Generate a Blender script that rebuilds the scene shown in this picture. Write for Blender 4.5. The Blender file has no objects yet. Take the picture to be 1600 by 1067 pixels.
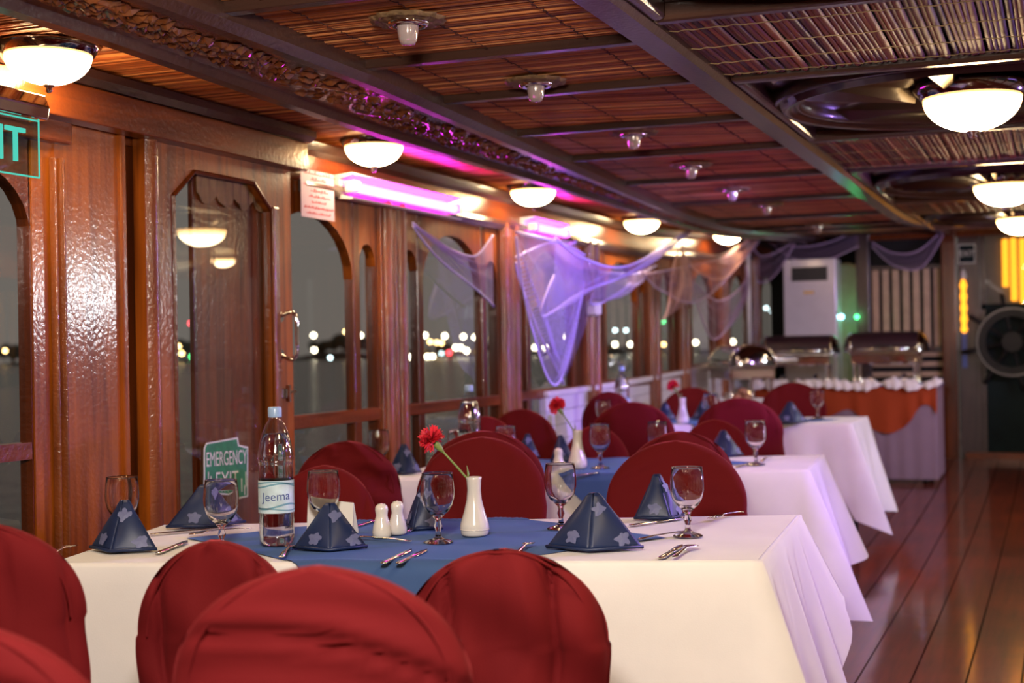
import bpy, math, random
import numpy as np
from mathutils import Vector, Matrix

scene = bpy.context.scene
PI = math.pi
random.seed(7)

# ------------------------------------------------------------------ camera
FPX, CX, CY = 2222.0, 800.0, 533.5          # the 1600 x 1067 frame
TH, RO, PIT = math.radians(21.2), math.radians(1.03), math.atan(11.5 / 2222.0)
CAM = np.array([0.0, 0.0, 1.22])
_fh = np.array([-math.sin(TH), math.cos(TH), 0.0])
_R = np.array([math.cos(TH), math.sin(TH), 0.0])
_Z = np.array([0.0, 0.0, 1.0])
_fw = _fh * math.cos(PIT) + _Z * math.sin(PIT)
_U = _Z * math.cos(PIT) - _fh * math.sin(PIT)
_r = math.cos(RO) * _R - math.sin(RO) * _U
_u = math.sin(RO) * _R + math.cos(RO) * _U
cam_d = bpy.data.cameras.new('camera')
cam = bpy.data.objects.new('camera', cam_d)
scene.collection.objects.link(cam)
cam.matrix_world = Matrix(((_r[0], _u[0], -_fw[0], CAM[0]), (_r[1], _u[1], -_fw[1], CAM[1]),
                           (_r[2], _u[2], -_fw[2], CAM[2]), (0, 0, 0, 1)))
cam_d.sensor_width = 36.0
cam_d.lens = FPX / 1600.0 * 36.0
cam_d.clip_end = 3000
cam_d.clip_start = 0.05
cam_d.dof.use_dof = True
cam_d.dof.focus_distance = 3.4
cam_d.dof.aperture_fstop = 3.3
scene.camera = cam

# ------------------------------------------------------------------ world, exposure
world = bpy.data.worlds.new('dusk'); scene.world = world
world.use_nodes = True
_bg = world.node_tree.nodes['Background']
_bg.inputs[0].default_value = (0.146, 0.128, 0.112, 1)
_bg.inputs[1].default_value = 1.0
scene.view_settings.view_transform = 'Standard'
scene.view_settings.look = 'None'
scene.view_settings.exposure = 0.2
scene.view_settings.gamma = 1.0
scene.view_settings.use_curve_mapping = False
scene.cycles.max_bounces = 7
scene.cycles.diffuse_bounces = 3
scene.cycles.glossy_bounces = 3
scene.cycles.transmission_bounces = 8
scene.cycles.transparent_max_bounces = 24
scene.cycles.sample_clamp_indirect = 6.0
scene.cycles.caustics_reflective = False
scene.cycles.caustics_refractive = False

# light levels (all belong to fixtures built further down)
L_DOME = 42.0        # side ceiling lamps
L_DOMEC = 42.0       # centre ceiling lamps
L_FLOOD = 180.0       # added flood standing in for the camera flash, W
L_PAR = 430.0        # added violet cans out of view, W
L_TUBE = 30.0

# ------------------------------------------------------------------ measuring helpers
def ray(x, y):
    return _fw + (x - CX) / FPX * _r - (y - CY) / FPX * _u
def sf(Y):            # the deck's sheer: floor rise
    return 0.0003 * max(0.0, Y - 4.0) ** 3
def sc(Y):            # ceiling rise at the far end
    t = min(1.0, max(0.0, (Y - 8.5) / 4.4))
    return 0.17 * t * t * (3 - 2 * t)
def onz(x, y, z, fn=sf):
    d = ray(x, y); Y = 4.0
    for _ in range(60):
        t = (z + fn(Y) - CAM[2]) / d[2]
        Y = 0.5 * Y + 0.5 * t * d[1]
    return Vector(CAM + t * d)
def onX(x, y, X):
    d = ray(x, y); return Vector(CAM + (X / d[0]) * d)
def onY(x, y, Y):
    d = ray(x, y); return Vector(CAM + (Y / d[1]) * d)
def ond(x, y, dep):
    return Vector(CAM + dep * ray(x, y))

# ------------------------------------------------------------------ materials
MATS = {}
def new_mat(name):
    m = bpy.data.materials.new(name); m.use_nodes = True
    nt = m.node_tree
    for n in list(nt.nodes): nt.nodes.remove(n)
    out = nt.nodes.new('ShaderNodeOutputMaterial')
    MATS[name] = m
    return m, nt, out
def N(nt, t, **kw):
    n = nt.nodes.new(t)
    for k, v in kw.items(): setattr(n, k, v)
    return n
def plain(name, col, rough=0.5, metal=0.0, noise=0.12, nscale=12.0, bump=0.0, bscale=80.0, spec=0.5, coat=0.0, sheen=0.0, trans=0.0):
    m, nt, out = new_mat(name)
    b = N(nt, 'ShaderNodeBsdfPrincipled')
    tc = N(nt, 'ShaderNodeTexCoord')
    if noise > 0:
        nz = N(nt, 'ShaderNodeTexNoise'); nz.inputs['Scale'].default_value = nscale; nz.inputs['Detail'].default_value = 4
        nt.links.new(tc.outputs['Object'], nz.inputs['Vector'])
        cr = N(nt, 'ShaderNodeValToRGB')
        cr.color_ramp.elements[0].color = tuple(c * (1 - noise) for c in col) + (1,)
        cr.color_ramp.elements[1].color = tuple(min(1, c * (1 + noise)) for c in col) + (1,)
        cr.color_ramp.elements[0].position = 0.3; cr.color_ramp.elements[1].position = 0.7
        nt.links.new(nz.outputs['Fac'], cr.inputs['Fac'])
        nt.links.new(cr.outputs['Color'], b.inputs['Base Color'])
    else:
        b.inputs['Base Color'].default_value = col + (1,)
    b.inputs['Roughness'].default_value = rough
    b.inputs['Metallic'].default_value = metal
    b.inputs['Specular IOR Level'].default_value = spec
    b.inputs['Coat Weight'].default_value = coat
    b.inputs['Coat Roughness'].default_value = 0.12
    b.inputs['Sheen Weight'].default_value = sheen
    b.inputs['Transmission Weight'].default_value = trans
    if bump > 0:
        n2 = N(nt, 'ShaderNodeTexNoise'); n2.inputs['Scale'].default_value = bscale; n2.inputs['Detail'].default_value = 3
        nt.links.new(tc.outputs['Object'], n2.inputs['Vector'])
        bp = N(nt, 'ShaderNodeBump'); bp.inputs['Strength'].default_value = bump; bp.inputs['Distance'].default_value = 0.01
        nt.links.new(n2.outputs['Fac'], bp.inputs['Height'])
        nt.links.new(bp.outputs['Normal'], b.inputs['Normal'])
    nt.links.new(b.outputs[0], out.inputs[0])
    return m
def wood(name, dark, light, axis='Z', rough=0.3, coat=0.6, bump=0.25, grain=1.0, ripple=60.0, coatr=0.12):
    m, nt, out = new_mat(name)
    b = N(nt, 'ShaderNodeBsdfPrincipled')
    tc = N(nt, 'ShaderNodeTexCoord'); mp = N(nt, 'ShaderNodeMapping')
    sc_ = [22.0 * grain] * 3; sc_['XYZ'.index(axis)] = 1.3 * grain
    mp.inputs['Scale'].default_value = sc_
    geo = N(nt, 'ShaderNodeNewGeometry')
    nt.links.new(geo.outputs['Position'], mp.inputs['Vector'])
    nz = N(nt, 'ShaderNodeTexNoise'); nz.inputs['Scale'].default_value = 1.6; nz.inputs['Detail'].default_value = 6; nz.inputs['Distortion'].default_value = 0.6
    nt.links.new(mp.outputs[0], nz.inputs['Vector'])
    n3 = N(nt, 'ShaderNodeTexNoise'); n3.inputs['Scale'].default_value = 2.3; n3.inputs['Detail'].default_value = 2
    nt.links.new(geo.outputs['Position'], n3.inputs['Vector'])
    ad = N(nt, 'ShaderNodeMath', operation='MULTIPLY_ADD'); ad.inputs[1].default_value = 0.5
    nt.links.new(n3.outputs['Fac'], ad.inputs[0])
    ml = N(nt, 'ShaderNodeMath', operation='MULTIPLY'); ml.inputs[1].default_value = 0.62
    nt.links.new(nz.outputs['Fac'], ml.inputs[0]); nt.links.new(ml.outputs[0], ad.inputs[2])
    cr = N(nt, 'ShaderNodeValToRGB')
    cr.color_ramp.elements[0].color = dark + (1,); cr.color_ramp.elements[1].color = light + (1,)
    cr.color_ramp.elements[0].position = 0.36; cr.color_ramp.elements[1].position = 0.74
    nt.links.new(ad.outputs[0], cr.inputs['Fac']); nt.links.new(cr.outputs['Color'], b.inputs['Base Color'])
    b.inputs['Roughness'].default_value = rough
    b.inputs['Specular IOR Level'].default_value = 0.25
    b.inputs['Coat Weight'].default_value = coat; b.inputs['Coat Roughness'].default_value = coatr
    # brushed varnish: fine ripples across the grain plus dust specks
    n2 = N(nt, 'ShaderNodeTexNoise'); n2.inputs['Scale'].default_value = ripple; n2.inputs['Detail'].default_value = 3
    nt.links.new(geo.outputs['Position'], n2.inputs['Vector'])
    bp = N(nt, 'ShaderNodeBump'); bp.inputs['Strength'].default_value = bump; bp.inputs['Distance'].default_value = 0.004
    nt.links.new(n2.outputs['Fac'], bp.inputs['Height'])
    nt.links.new(bp.outputs['Normal'], b.inputs['Normal']); nt.links.new(bp.outputs['Normal'], b.inputs['Coat Normal'])
    nt.links.new(b.outputs[0], out.inputs[0])
    return m
def emit(name, col, strength):
    m, nt, out = new_mat(name)
    e = N(nt, 'ShaderNodeEmission'); e.inputs[0].default_value = col + (1,); e.inputs[1].default_value = strength
    nt.links.new(e.outputs[0], out.inputs[0]); return m
def pane(name, tint=(0.93, 0.95, 0.95), ior=1.5, rough=0.01, extra=0.0):
    m, nt, out = new_mat(name)
    tr = N(nt, 'ShaderNodeBsdfTransparent'); tr.inputs[0].default_value = tint + (1,)
    gl = N(nt, 'ShaderNodeBsdfGlossy'); gl.inputs['Roughness'].default_value = rough; gl.inputs[0].default_value = (1, 1, 1, 1)
    fr = N(nt, 'ShaderNodeFresnel')
    geo = N(nt, 'ShaderNodeNewGeometry')      # same reflectance on both sides of the thin sheet
    mi = N(nt, 'ShaderNodeMath', operation='MULTIPLY_ADD'); mi.inputs[1].default_value = 1.0 / ior - ior; mi.inputs[2].default_value = ior
    nt.links.new(geo.outputs['Backfacing'], mi.inputs[0]); nt.links.new(mi.outputs[0], fr.inputs[0])
    mx = N(nt, 'ShaderNodeMixShader')
    if extra:
        ad = N(nt, 'ShaderNodeMath', operation='ADD'); ad.inputs[1].default_value = extra
        nt.links.new(fr.outputs[0], ad.inputs[0]); nt.links.new(ad.outputs[0], mx.inputs[0])
    else:
        nt.links.new(fr.outputs[0], mx.inputs[0])
    nt.links.new(tr.outputs[0], mx.inputs[1]); nt.links.new(gl.outputs[0], mx.inputs[2])
    nt.links.new(mx.outputs[0], out.inputs[0]); return m
def net_mat(name, col, cover):
    m, nt, out = new_mat(name)
    uv = N(nt, 'ShaderNodeUVMap'); sep = N(nt, 'ShaderNodeSeparateXYZ')
    nt.links.new(uv.outputs[0], sep.inputs[0])
    fs = []
    for k in (0, 1):
        a = N(nt, 'ShaderNodeMath', operation='PINGPONG'); a.inputs[1].default_value = 0.5
        nt.links.new(sep.outputs[k], a.inputs[0])
        b = N(nt, 'ShaderNodeMath', operation='LESS_THAN'); b.inputs[1].default_value = cover
        nt.links.new(a.outputs[0], b.inputs[0]); fs.append(b)
    mxm = N(nt, 'ShaderNodeMath', operation='MAXIMUM')
    nt.links.new(fs[0].outputs[0], mxm.inputs[0]); nt.links.new(fs[1].outputs[0], mxm.inputs[1])
    df = N(nt, 'ShaderNodeBsdfDiffuse'); df.inputs[0].default_value = col + (1,)
    tl = N(nt, 'ShaderNodeBsdfTranslucent'); tl.inputs[0].default_value = col + (1,)
    mx0 = N(nt, 'ShaderNodeMixShader'); mx0.inputs[0].default_value = 0.45
    nt.links.new(df.outputs[0], mx0.inputs[1]); nt.links.new(tl.outputs[0], mx0.inputs[2])
    tr = N(nt, 'ShaderNodeBsdfTransparent')
    mx = N(nt, 'ShaderNodeMixShader')
    nt.links.new(mxm.outputs[0], mx.inputs[0]); nt.links.new(tr.outputs[0], mx.inputs[1]); nt.links.new(mx0.outputs[0], mx.inputs[2])
    nt.links.new(mx.outputs[0], out.inputs[0]); return m

wood('varnish_z', (0.080, 0.014, 0.0016), (0.40, 0.10, 0.009), 'Z', bump=0.3, coat=0.3, rough=0.4)
wood('varnish_panel', (0.095, 0.016, 0.0016), (0.42, 0.105, 0.009), 'Z', bump=0.20, coat=0.8, rough=0.35, ripple=70, coatr=0.10)
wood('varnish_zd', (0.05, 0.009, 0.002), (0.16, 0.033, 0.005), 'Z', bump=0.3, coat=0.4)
wood('varnish_y', (0.07, 0.013, 0.003), (0.22, 0.048, 0.008), 'Y', bump=0.3, coat=0.4)
wood('varnish_post', (0.07, 0.013, 0.002), (0.28, 0.068, 0.008), 'Z', bump=0.45, ripple=110, coat=0.8, rough=0.45, coatr=0.08)
wood('beam_dark', (0.030, 0.014, 0.010), (0.075, 0.034, 0.022), 'Y', bump=0.3)
wood('beam_dark_x', (0.030, 0.014, 0.010), (0.075, 0.034, 0.022), 'X', bump=0.3)
wood('coffer', (0.022, 0.011, 0.012), (0.055, 0.025, 0.026), 'X', rough=0.2, bump=0.10, ripple=12, coat=1.0, coatr=0.06)
wood('coffer_trim', (0.014, 0.008, 0.008), (0.035, 0.018, 0.016), 'X', rough=0.3, bump=0.15, ripple=40)
wood('carved', (0.07, 0.020, 0.008), (0.22, 0.070, 0.022), 'Y', rough=0.24, bump=0.3, coat=0.8)
wood('floor_wood', (0.060, 0.007, 0.003), (0.18, 0.025, 0.008), 'Y', rough=0.4, coat=0.75, bump=0.22, ripple=11, coatr=0.1)
wood('frame_grey', (0.035, 0.022, 0.020), (0.095, 0.058, 0.052), 'Z', bump=0.5, coat=0.2)
wood('panel_outer', (0.08, 0.020, 0.004), (0.30, 0.08, 0.012), 'Z', rough=0.4, coat=0.3)
def reed_mat(name, a, b_, c, rough=0.38, coat=0.35):
    m, nt, out = new_mat(name)
    b = N(nt, 'ShaderNodeBsdfPrincipled')
    at = N(nt, 'ShaderNodeAttribute', attribute_name='tone')
    geo = N(nt, 'ShaderNodeNewGeometry')
    nz = N(nt, 'ShaderNodeTexNoise'); nz.inputs['Scale'].default_value = 9.0; nz.inputs['Detail'].default_value = 5
    nt.links.new(geo.outputs['Position'], nz.inputs['Vector'])
    ad = N(nt, 'ShaderNodeMath', operation='MULTIPLY_ADD'); ad.inputs[1].default_value = 0.6
    sb = N(nt, 'ShaderNodeMath', operation='SUBTRACT'); sb.inputs[1].default_value = 0.5
    nt.links.new(nz.outputs['Fac'], sb.inputs[0]); nt.links.new(sb.outputs[0], ad.inputs[0]); nt.links.new(at.outputs['Fac'], ad.inputs[2])
    cr = N(nt, 'ShaderNodeValToRGB')
    cr.color_ramp.elements[0].color = a + (1,); cr.color_ramp.elements[1].color = c + (1,)
    e = cr.color_ramp.elements.new(0.5); e.color = b_ + (1,)
    nt.links.new(ad.outputs[0], cr.inputs['Fac']); nt.links.new(cr.outputs[0], b.inputs['Base Color'])
    b.inputs['Roughness'].default_value = rough; b.inputs['Coat Weight'].default_value = coat; b.inputs['Coat Roughness'].default_value = 0.2
    nt.links.new(b.outputs[0], out.inputs[0]); return m
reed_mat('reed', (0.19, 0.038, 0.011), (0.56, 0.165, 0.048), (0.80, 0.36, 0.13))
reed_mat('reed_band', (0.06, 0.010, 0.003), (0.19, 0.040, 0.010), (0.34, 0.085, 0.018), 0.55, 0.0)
plain('thread', (0.36, 0.25, 0.12), 0.7)
plain('thread_dark', (0.05, 0.014, 0.008), 0.8)
def fabric(name, col, fold=0.25):
    m, nt, out = new_mat(name)
    b = N(nt, 'ShaderNodeBsdfPrincipled'); b.inputs['Roughness'].default_value = 0.85
    b.inputs['Specular IOR Level'].default_value = 0.2
    b.inputs['Sheen Weight'].default_value = 0.6; b.inputs['Sheen Roughness'].default_value = 0.3
    b.inputs['Sheen Tint'].default_value = tuple(min(1, 3.0 * c + 0.03) for c in col) + (1,)
    tc = N(nt, 'ShaderNodeTexCoord')
    nz = N(nt, 'ShaderNodeTexNoise'); nz.inputs['Scale'].default_value = 4.0; nz.inputs['Detail'].default_value = 4
    nt.links.new(tc.outputs['Object'], nz.inputs['Vector'])
    cr = N(nt, 'ShaderNodeValToRGB')
    cr.color_ramp.elements[0].color = tuple(c * 0.85 for c in col) + (1,); cr.color_ramp.elements[1].color = tuple(min(1, c * 1.15) for c in col) + (1,)
    nt.links.new(nz.outputs['Fac'], cr.inputs[0]); nt.links.new(cr.outputs[0], b.inputs['Base Color'])
    n2 = N(nt, 'ShaderNodeTexNoise'); n2.inputs['Scale'].default_value = 300.0
    nt.links.new(tc.outputs['Object'], n2.inputs['Vector'])
    bp = N(nt, 'ShaderNodeBump'); bp.inputs['Strength'].default_value = fold; bp.inputs['Distance'].default_value = 0.002
    nt.links.new(n2.outputs['Fac'], bp.inputs['Height']); nt.links.new(bp.outputs[0], b.inputs['Normal'])
    nt.links.new(b.outputs[0], out.inputs[0]); return m
fabric('red_fabric', (0.130, 0.0045, 0.006))
fabric('white_cloth', (0.80, 0.77, 0.74), 0.1)
fabric('blue_cloth', (0.05, 0.10, 0.24), 0.1)
fabric('orange_cloth', (0.30, 0.045, 0.012), 0.2)
fabric('mauve_skirt', (0.24, 0.17, 0.23), 0.4)
fabric('ruffle', (0.75, 0.72, 0.74), 0.1)
plain('satin', (0.010, 0.022, 0.076), 0.42, noise=0.15, spec=0.4)
plain('satin_print', (0.12, 0.135, 0.27), 0.5, noise=0.05)
plain('china', (0.78, 0.74, 0.67), 0.18, noise=0.02, coat=0.5)
plain('steel', (0.62, 0.60, 0.57), 0.14, 1.0, noise=0.04)
plain('chrome', (0.78, 0.76, 0.74), 0.06, 1.0, noise=0.02)
plain('chrome_dark', (0.30, 0.28, 0.30), 0.10, 1.0, noise=0.05)
plain('brass', (0.42, 0.30, 0.16), 0.3, 1.0, noise=0.15)
plain('lid_cover', (0.030, 0.012, 0.018), 0.45, noise=0.2)
plain('black_metal', (0.012, 0.012, 0.014), 0.4, noise=0.1)
plain('white_paint', (0.72, 0.70, 0.70), 0.35, noise=0.03, coat=0.3)
plain('ac_white', (0.74, 0.70, 0.76), 0.25, noise=0.03, coat=0.4)
plain('grille', (0.03, 0.03, 0.04), 0.5)
plain('paper', (0.82, 0.78, 0.73), 0.8, noise=0.03)
plain('paper_pink', (0.40, 0.29, 0.36), 0.6, noise=0.03)
plain('red_ink', (0.35, 0.015, 0.02), 0.7, noise=0.1)
plain('sign_green', (0.012, 0.20, 0.075), 0.45, noise=0.25, nscale=30)
plain('sign_white', (0.72, 0.72, 0.62), 0.5, noise=0.05)
plain('carnation', (0.72, 0.022, 0.045), 0.6, noise=0.2, nscale=60)
plain('stem_green', (0.22, 0.30, 0.07), 0.5, noise=0.15)
plain('cap_blue', (0.30, 0.45, 0.68), 0.3, noise=0.03)
plain('label_pale', (0.55, 0.70, 0.76), 0.35, noise=0.25, nscale=25)
plain('label_ink', (0.05, 0.09, 0.30), 0.4, noise=0.02)
plain('label_wave', (0.16, 0.36, 0.46), 0.4, noise=0.05)
plain('plaster_gold', (0.30, 0.19, 0.09), 0.4, 0.3, noise=0.3, nscale=40, bump=0.4)
plain('slat_beige', (0.52, 0.36, 0.24), 0.5, noise=0.1)
plain('teal_dark', (0.006, 0.014, 0.015), 0.5, spec=0.1, noise=0.3, nscale=4)
plain('grey_panel', (0.20, 0.185, 0.165), 0.5, noise=0.05)
plain('wheel_wood', (0.007, 0.006, 0.006), 0.4, noise=0.2, spec=0.2)
plain('dull_metal', (0.10, 0.095, 0.095), 0.35, 1.0, noise=0.15)
plain('arch_glass', (0.34, 0.38, 0.22), 0.3, noise=0.1)
plain('land', (0.012, 0.012, 0.010), 0.9, noise=0.3)
plain('foliage', (0.014, 0.018, 0.010), 0.9, noise=0.4, nscale=0.4)
plain('building', (0.07, 0.06, 0.05), 0.8, noise=0.1)
plain('tan_valance', (0.30, 0.17, 0.08), 0.7, noise=0.2)
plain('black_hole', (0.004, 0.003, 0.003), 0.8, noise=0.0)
plain('food', (0.42, 0.20, 0.12), 0.6, noise=0.3, nscale=30)
def dome_mat(name, R, strength):
    # opal glass bowl lit by the bulb inside: hottest at the bottom, dimmer and warmer at the rim
    m, nt, out = new_mat(name)
    e = N(nt, 'ShaderNodeEmission'); tc = N(nt, 'ShaderNodeTexCoord'); sp_ = N(nt, 'ShaderNodeSeparateXYZ')
    nt.links.new(tc.outputs['Object'], sp_.inputs[0])
    mr = N(nt, 'ShaderNodeMapRange'); k = R / 0.11
    mr.inputs['From Min'].default_value = -0.030 * k; mr.inputs['From Max'].default_value = -0.030 * k - R * 0.45
    nt.links.new(sp_.outputs[2], mr.inputs[0])
    c1 = N(nt, 'ShaderNodeValToRGB')
    c1.color_ramp.elements[0].color = (1.0, 0.50, 0.13, 1); c1.color_ramp.elements[1].color = (1.0, 0.74, 0.42, 1)
    nt.links.new(mr.outputs[0], c1.inputs[0]); nt.links.new(c1.outputs[0], e.inputs[0])
    m2 = N(nt, 'ShaderNodeMapRange'); m2.inputs['To Min'].default_value = 0.03 * strength; m2.inputs['To Max'].default_value = strength * 1.25
    nt.links.new(mr.outputs[0], m2.inputs[0]); nt.links.new(m2.outputs[0], e.inputs[1])
    nt.links.new(e.outputs[0], out.inputs[0])
dome_mat('dome', 0.108, L_DOME)
dome_mat('dome_c', 0.148, L_DOMEC)
emit('tube_pink', (1.0, 0.03, 0.82), L_TUBE)
emit('tube_violet', (0.40, 0.22, 1.0), 5.0)
emit('panel_cool', (0.90, 0.96, 1.0), 85.0)
emit('flood_face', (1.0, 0.88, 0.74), 6.0)
emit('par_face', (0.40, 0.26, 1.0), 8.0)
emit('exit_glow', (0.10, 0.75, 0.58), 0.75)
emit('lamp_warm', (1.0, 0.62, 0.22), 16.0)
emit('lamp_white', (1.0, 0.86, 0.60), 16.0)
emit('lamp_cool', (0.72, 0.95, 1.0), 12.0)
emit('lamp_red', (1.0, 0.06, 0.08), 9.0)
emit('lamp_green', (0.05, 1.0, 0.22), 7.0)
emit('amber', (1.0, 0.34, 0.02), 2.3)
emit('led_green', (0.08, 1.0, 0.30), 5.0)
emit('led_blue', (0.3, 0.8, 1.0), 9.0)
emit('green_glass', (0.10, 0.50, 0.14), 0.16)
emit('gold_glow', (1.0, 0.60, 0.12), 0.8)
pane('window_glass', (0.88, 0.90, 0.90), 1.52)
pane('acrylic', (0.72, 0.86, 0.82), 1.3, 0.02)
pane('goblet_glass', (0.93, 0.93, 0.94), 1.5, 0.015, 0.03)
pane('bottle_plastic', (0.93, 0.95, 0.97), 1.5, 0.06, 0.10)
net_mat('net_violet', (0.60, 0.52, 0.98), 0.12)
net_mat('net_faint', (0.60, 0.52, 0.98), 0.05)
net_mat('net_peach', (0.75, 0.46, 0.42), 0.10)
net_mat('net_mauve', (0.50, 0.36, 0.55), 0.09)
def water_mat():
    m, nt, out = new_mat('water')
    b = N(nt, 'ShaderNodeBsdfPrincipled'); b.inputs['Base Color'].default_value = (0.030, 0.042, 0.044, 1)
    b.inputs['Roughness'].default_value = 0.22; b.inputs['IOR'].default_value = 1.33; b.inputs['Specular IOR Level'].default_value = 0.3
    geo = N(nt, 'ShaderNodeNewGeometry'); nz = N(nt, 'ShaderNodeTexNoise'); nz.inputs['Scale'].default_value = 0.9; nz.inputs['Detail'].default_value = 5
    nt.links.new(geo.outputs['Position'], nz.inputs['Vector'])
    bp = N(nt, 'ShaderNodeBump'); bp.inputs['Strength'].default_value = 0.5; bp.inputs['Distance'].default_value = 0.5
    nt.links.new(nz.outputs['Fac'], bp.inputs['Height']); nt.links.new(bp.outputs[0], b.inputs['Normal'])
    nt.links.new(b.outputs[0], out.inputs[0])
water_mat()

# ------------------------------------------------------------------ mesh helpers
COL = scene.collection
class MB:
    def __init__(s): s.v = []; s.f = []; s.uv = None
    def add(s, vs, fs):
        b = len(s.v); s.v += [tuple(p) for p in vs]; s.f += [tuple(i + b for i in f) for f in fs]; return s
    def box(s, x0, x1, y0, y1, z0, z1):
        return s.add([(x0, y0, z0), (x1, y0, z0), (x1, y1, z0), (x0, y1, z0), (x0, y0, z1), (x1, y0, z1), (x1, y1, z1), (x0, y1, z1)],
                     [(0, 3, 2, 1), (4, 5, 6, 7), (0, 1, 5, 4), (1, 2, 6, 5), (2, 3, 7, 6), (3, 0, 4, 7)])
    def rings(s, rs, close=True, cap=True, capend=True):
        n = len(rs[0]); b = len(s.v)
        for r in rs: s.v += [tuple(p) for p in r]
        for i in range(len(rs) - 1):
            for j in range(n if close else n - 1):
                k = (j + 1) % n
                s.f.append((b + i * n + j, b + i * n + k, b + (i + 1) * n + k, b + (i + 1) * n + j))
        if cap: s.f.append(tuple(b + j for j in reversed(range(n))))
        if capend: s.f.append(tuple(b + (len(rs) - 1) * n + j for j in range(n)))
        return s
    def lathe(s, prof, n=24, c=(0, 0, 0), cap=True, capend=True):
        rs = [[(c[0] + r * math.cos(2 * PI * j / n), c[1] + r * math.sin(2 * PI * j / n), c[2] + z) for j in range(n)] for r, z in prof]
        return s.rings(rs, True, cap, capend)
    def tube(s, pts, r, n=8, cap=True):
        pts = [Vector(p) for p in pts]; rs = []
        rr = r if isinstance(r, (list, tuple)) else [r] * len(pts)
        up = Vector((0, 0, 1))
        for i, p in enumerate(pts):
            t = (pts[min(i + 1, len(pts) - 1)] - pts[max(i - 1, 0)]).normalized()
            a = t.cross(up)
            if a.length < 0.05: a = t.cross(Vector((1, 0, 0)))
            a.normalize(); b = t.cross(a)
            rs.append([p + rr[i] * (math.cos(2 * PI * j / n) * a + math.sin(2 * PI * j / n) * b) for j in range(n)])
        return s.rings(rs, True, cap, cap)
    def grid(s, fn, nu, nv, uvs=None):
        b = len(s.v)
        for i in range(nu + 1):
            for j in range(nv + 1): s.v.append(tuple(fn(i / nu, j / nv)))
        for i in range(nu):
            for j in range(nv):
                a = b + i * (nv + 1) + j
                s.f.append((a, a + nv + 1, a + nv + 2, a + 1))
        return s
def mesh_of(name, mb, mat, smooth=False):
    me = bpy.data.meshes.new(name); me.from_pydata(mb.v, [], mb.f)
    me.materials.append(MATS[mat])
    if smooth: me.polygons.foreach_set('use_smooth', [True] * len(me.polygons))
    me.update(); return me
def obj(name, mb, mat, parent=None, smooth=False, loc=None, rotz=0.0, bevel=0.0, solid=0.0, sub=0, auto=None):
    me = mb if isinstance(mb, bpy.types.Mesh) else mesh_of(name, mb, mat, smooth)
    o = bpy.data.objects.new(name, me); COL.objects.link(o)
    if parent: o.parent = parent
    if loc is not None: o.location = loc
    o.rotation_euler[2] = rotz
    if sub:
        m = o.modifiers.new('sub', 'SUBSURF'); m.levels = sub; m.render_levels = sub
    if solid:
        m = o.modifiers.new('sol', 'SOLIDIFY'); m.thickness = solid; m.offset = 0
    if bevel:
        m = o.modifiers.new('bev', 'BEVEL'); m.width = bevel; m.segments = 2; m.limit_method = 'ANGLE'
    if auto: me.set_sharp_from_angle(angle=auto)
    return o
def empty(name, loc=(0, 0, 0), rotz=0.0):
    o = bpy.data.objects.new(name, None); COL.objects.link(o); o.location = loc; o.rotation_euler[2] = rotz
    o.empty_display_size = 0.1
    return o
def tag(o, label, cat, group=None, kind=None):
    o['label'] = label; o['category'] = cat
    if group: o['group'] = group
    if kind: o['kind'] = kind
    return o
def struct(o, label=None):
    o['kind'] = 'structure'
    if label: o['label'] = label; 
    return o
def copy_tree(o, parent=None):
    c = o.copy(); COL.objects.link(c)
    if parent: c.parent = parent
    for ch in o.children: copy_tree(ch, c)
    return c
def point(name, loc, col, power, size=0.05, parent=None):
    l = bpy.data.lights.new(name, 'POINT'); l.color = col; l.energy = power; l.shadow_soft_size = size
    o = bpy.data.objects.new(name, l); COL.objects.link(o); o.location = loc
    if parent: o.parent = parent
    return o
def spot(name, loc, target, col, power, angle, size=0.06, blend=0.5, parent=None):
    l = bpy.data.lights.new(name, 'SPOT'); l.color = col; l.energy = power; l.spot_size = angle; l.spot_blend = blend; l.shadow_soft_size = size
    o = bpy.data.objects.new(name, l); COL.objects.link(o); o.location = loc
    d = Vector(target) - Vector(loc); o.rotation_euler = d.to_track_quat('-Z', 'Y').to_euler()
    if parent: o.parent = parent
    return o
def text_mesh(s, size, extrude=0.0):
    """flat lettering in the local XZ plane (x right, z up), centred"""
    cu = bpy.data.curves.new('lettering', 'FONT'); cu.body = s; cu.size = size; cu.extrude = extrude
    cu.align_x = 'CENTER'; cu.align_y = 'CENTER'; cu.resolution_u = 3
    o = bpy.data.objects.new('lettering', cu); COL.objects.link(o)
    dg = bpy.context.evaluated_depsgraph_get(); dg.update()
    me = bpy.data.meshes.new_from_object(o.evaluated_get(dg))
    bpy.data.objects.remove(o); bpy.data.curves.remove(cu)
    return me
def map_mesh(me, fn):
    for v in me.vertices: v.co = Vector(fn(v.co.x, v.co.y, v.co.z))
    me.update(); return me
def lin(a, b, t): return a + (b - a) * t
def sm(t):
    t = min(1.0, max(0.0, t)); return t * t * (3 - 2 * t)
def catmull(pts, t):
    n = len(pts) - 1; x = min(max(t, 0), 0.99999) * n; i = int(x); f = x - i
    p0 = pts[max(i - 1, 0)]; p1 = pts[i]; p2 = pts[i + 1]; p3 = pts[min(i + 2, n)]
    return 0.5 * ((2 * p1) + (p2 - p0) * f + (2 * p0 - 5 * p1 + 4 * p2 - p3) * f * f + (3 * p1 - p0 - 3 * p2 + p3) * f ** 3)

XW, XR = -2.58, 2.02          # side walls
YB, YE, YR = -4.0, 12.9, 14.4 # stern wall, far bulkhead, far end
ZC = 2.0
YS = [YB + i * (YR - YB) / 46 for i in range(47)]
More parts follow.
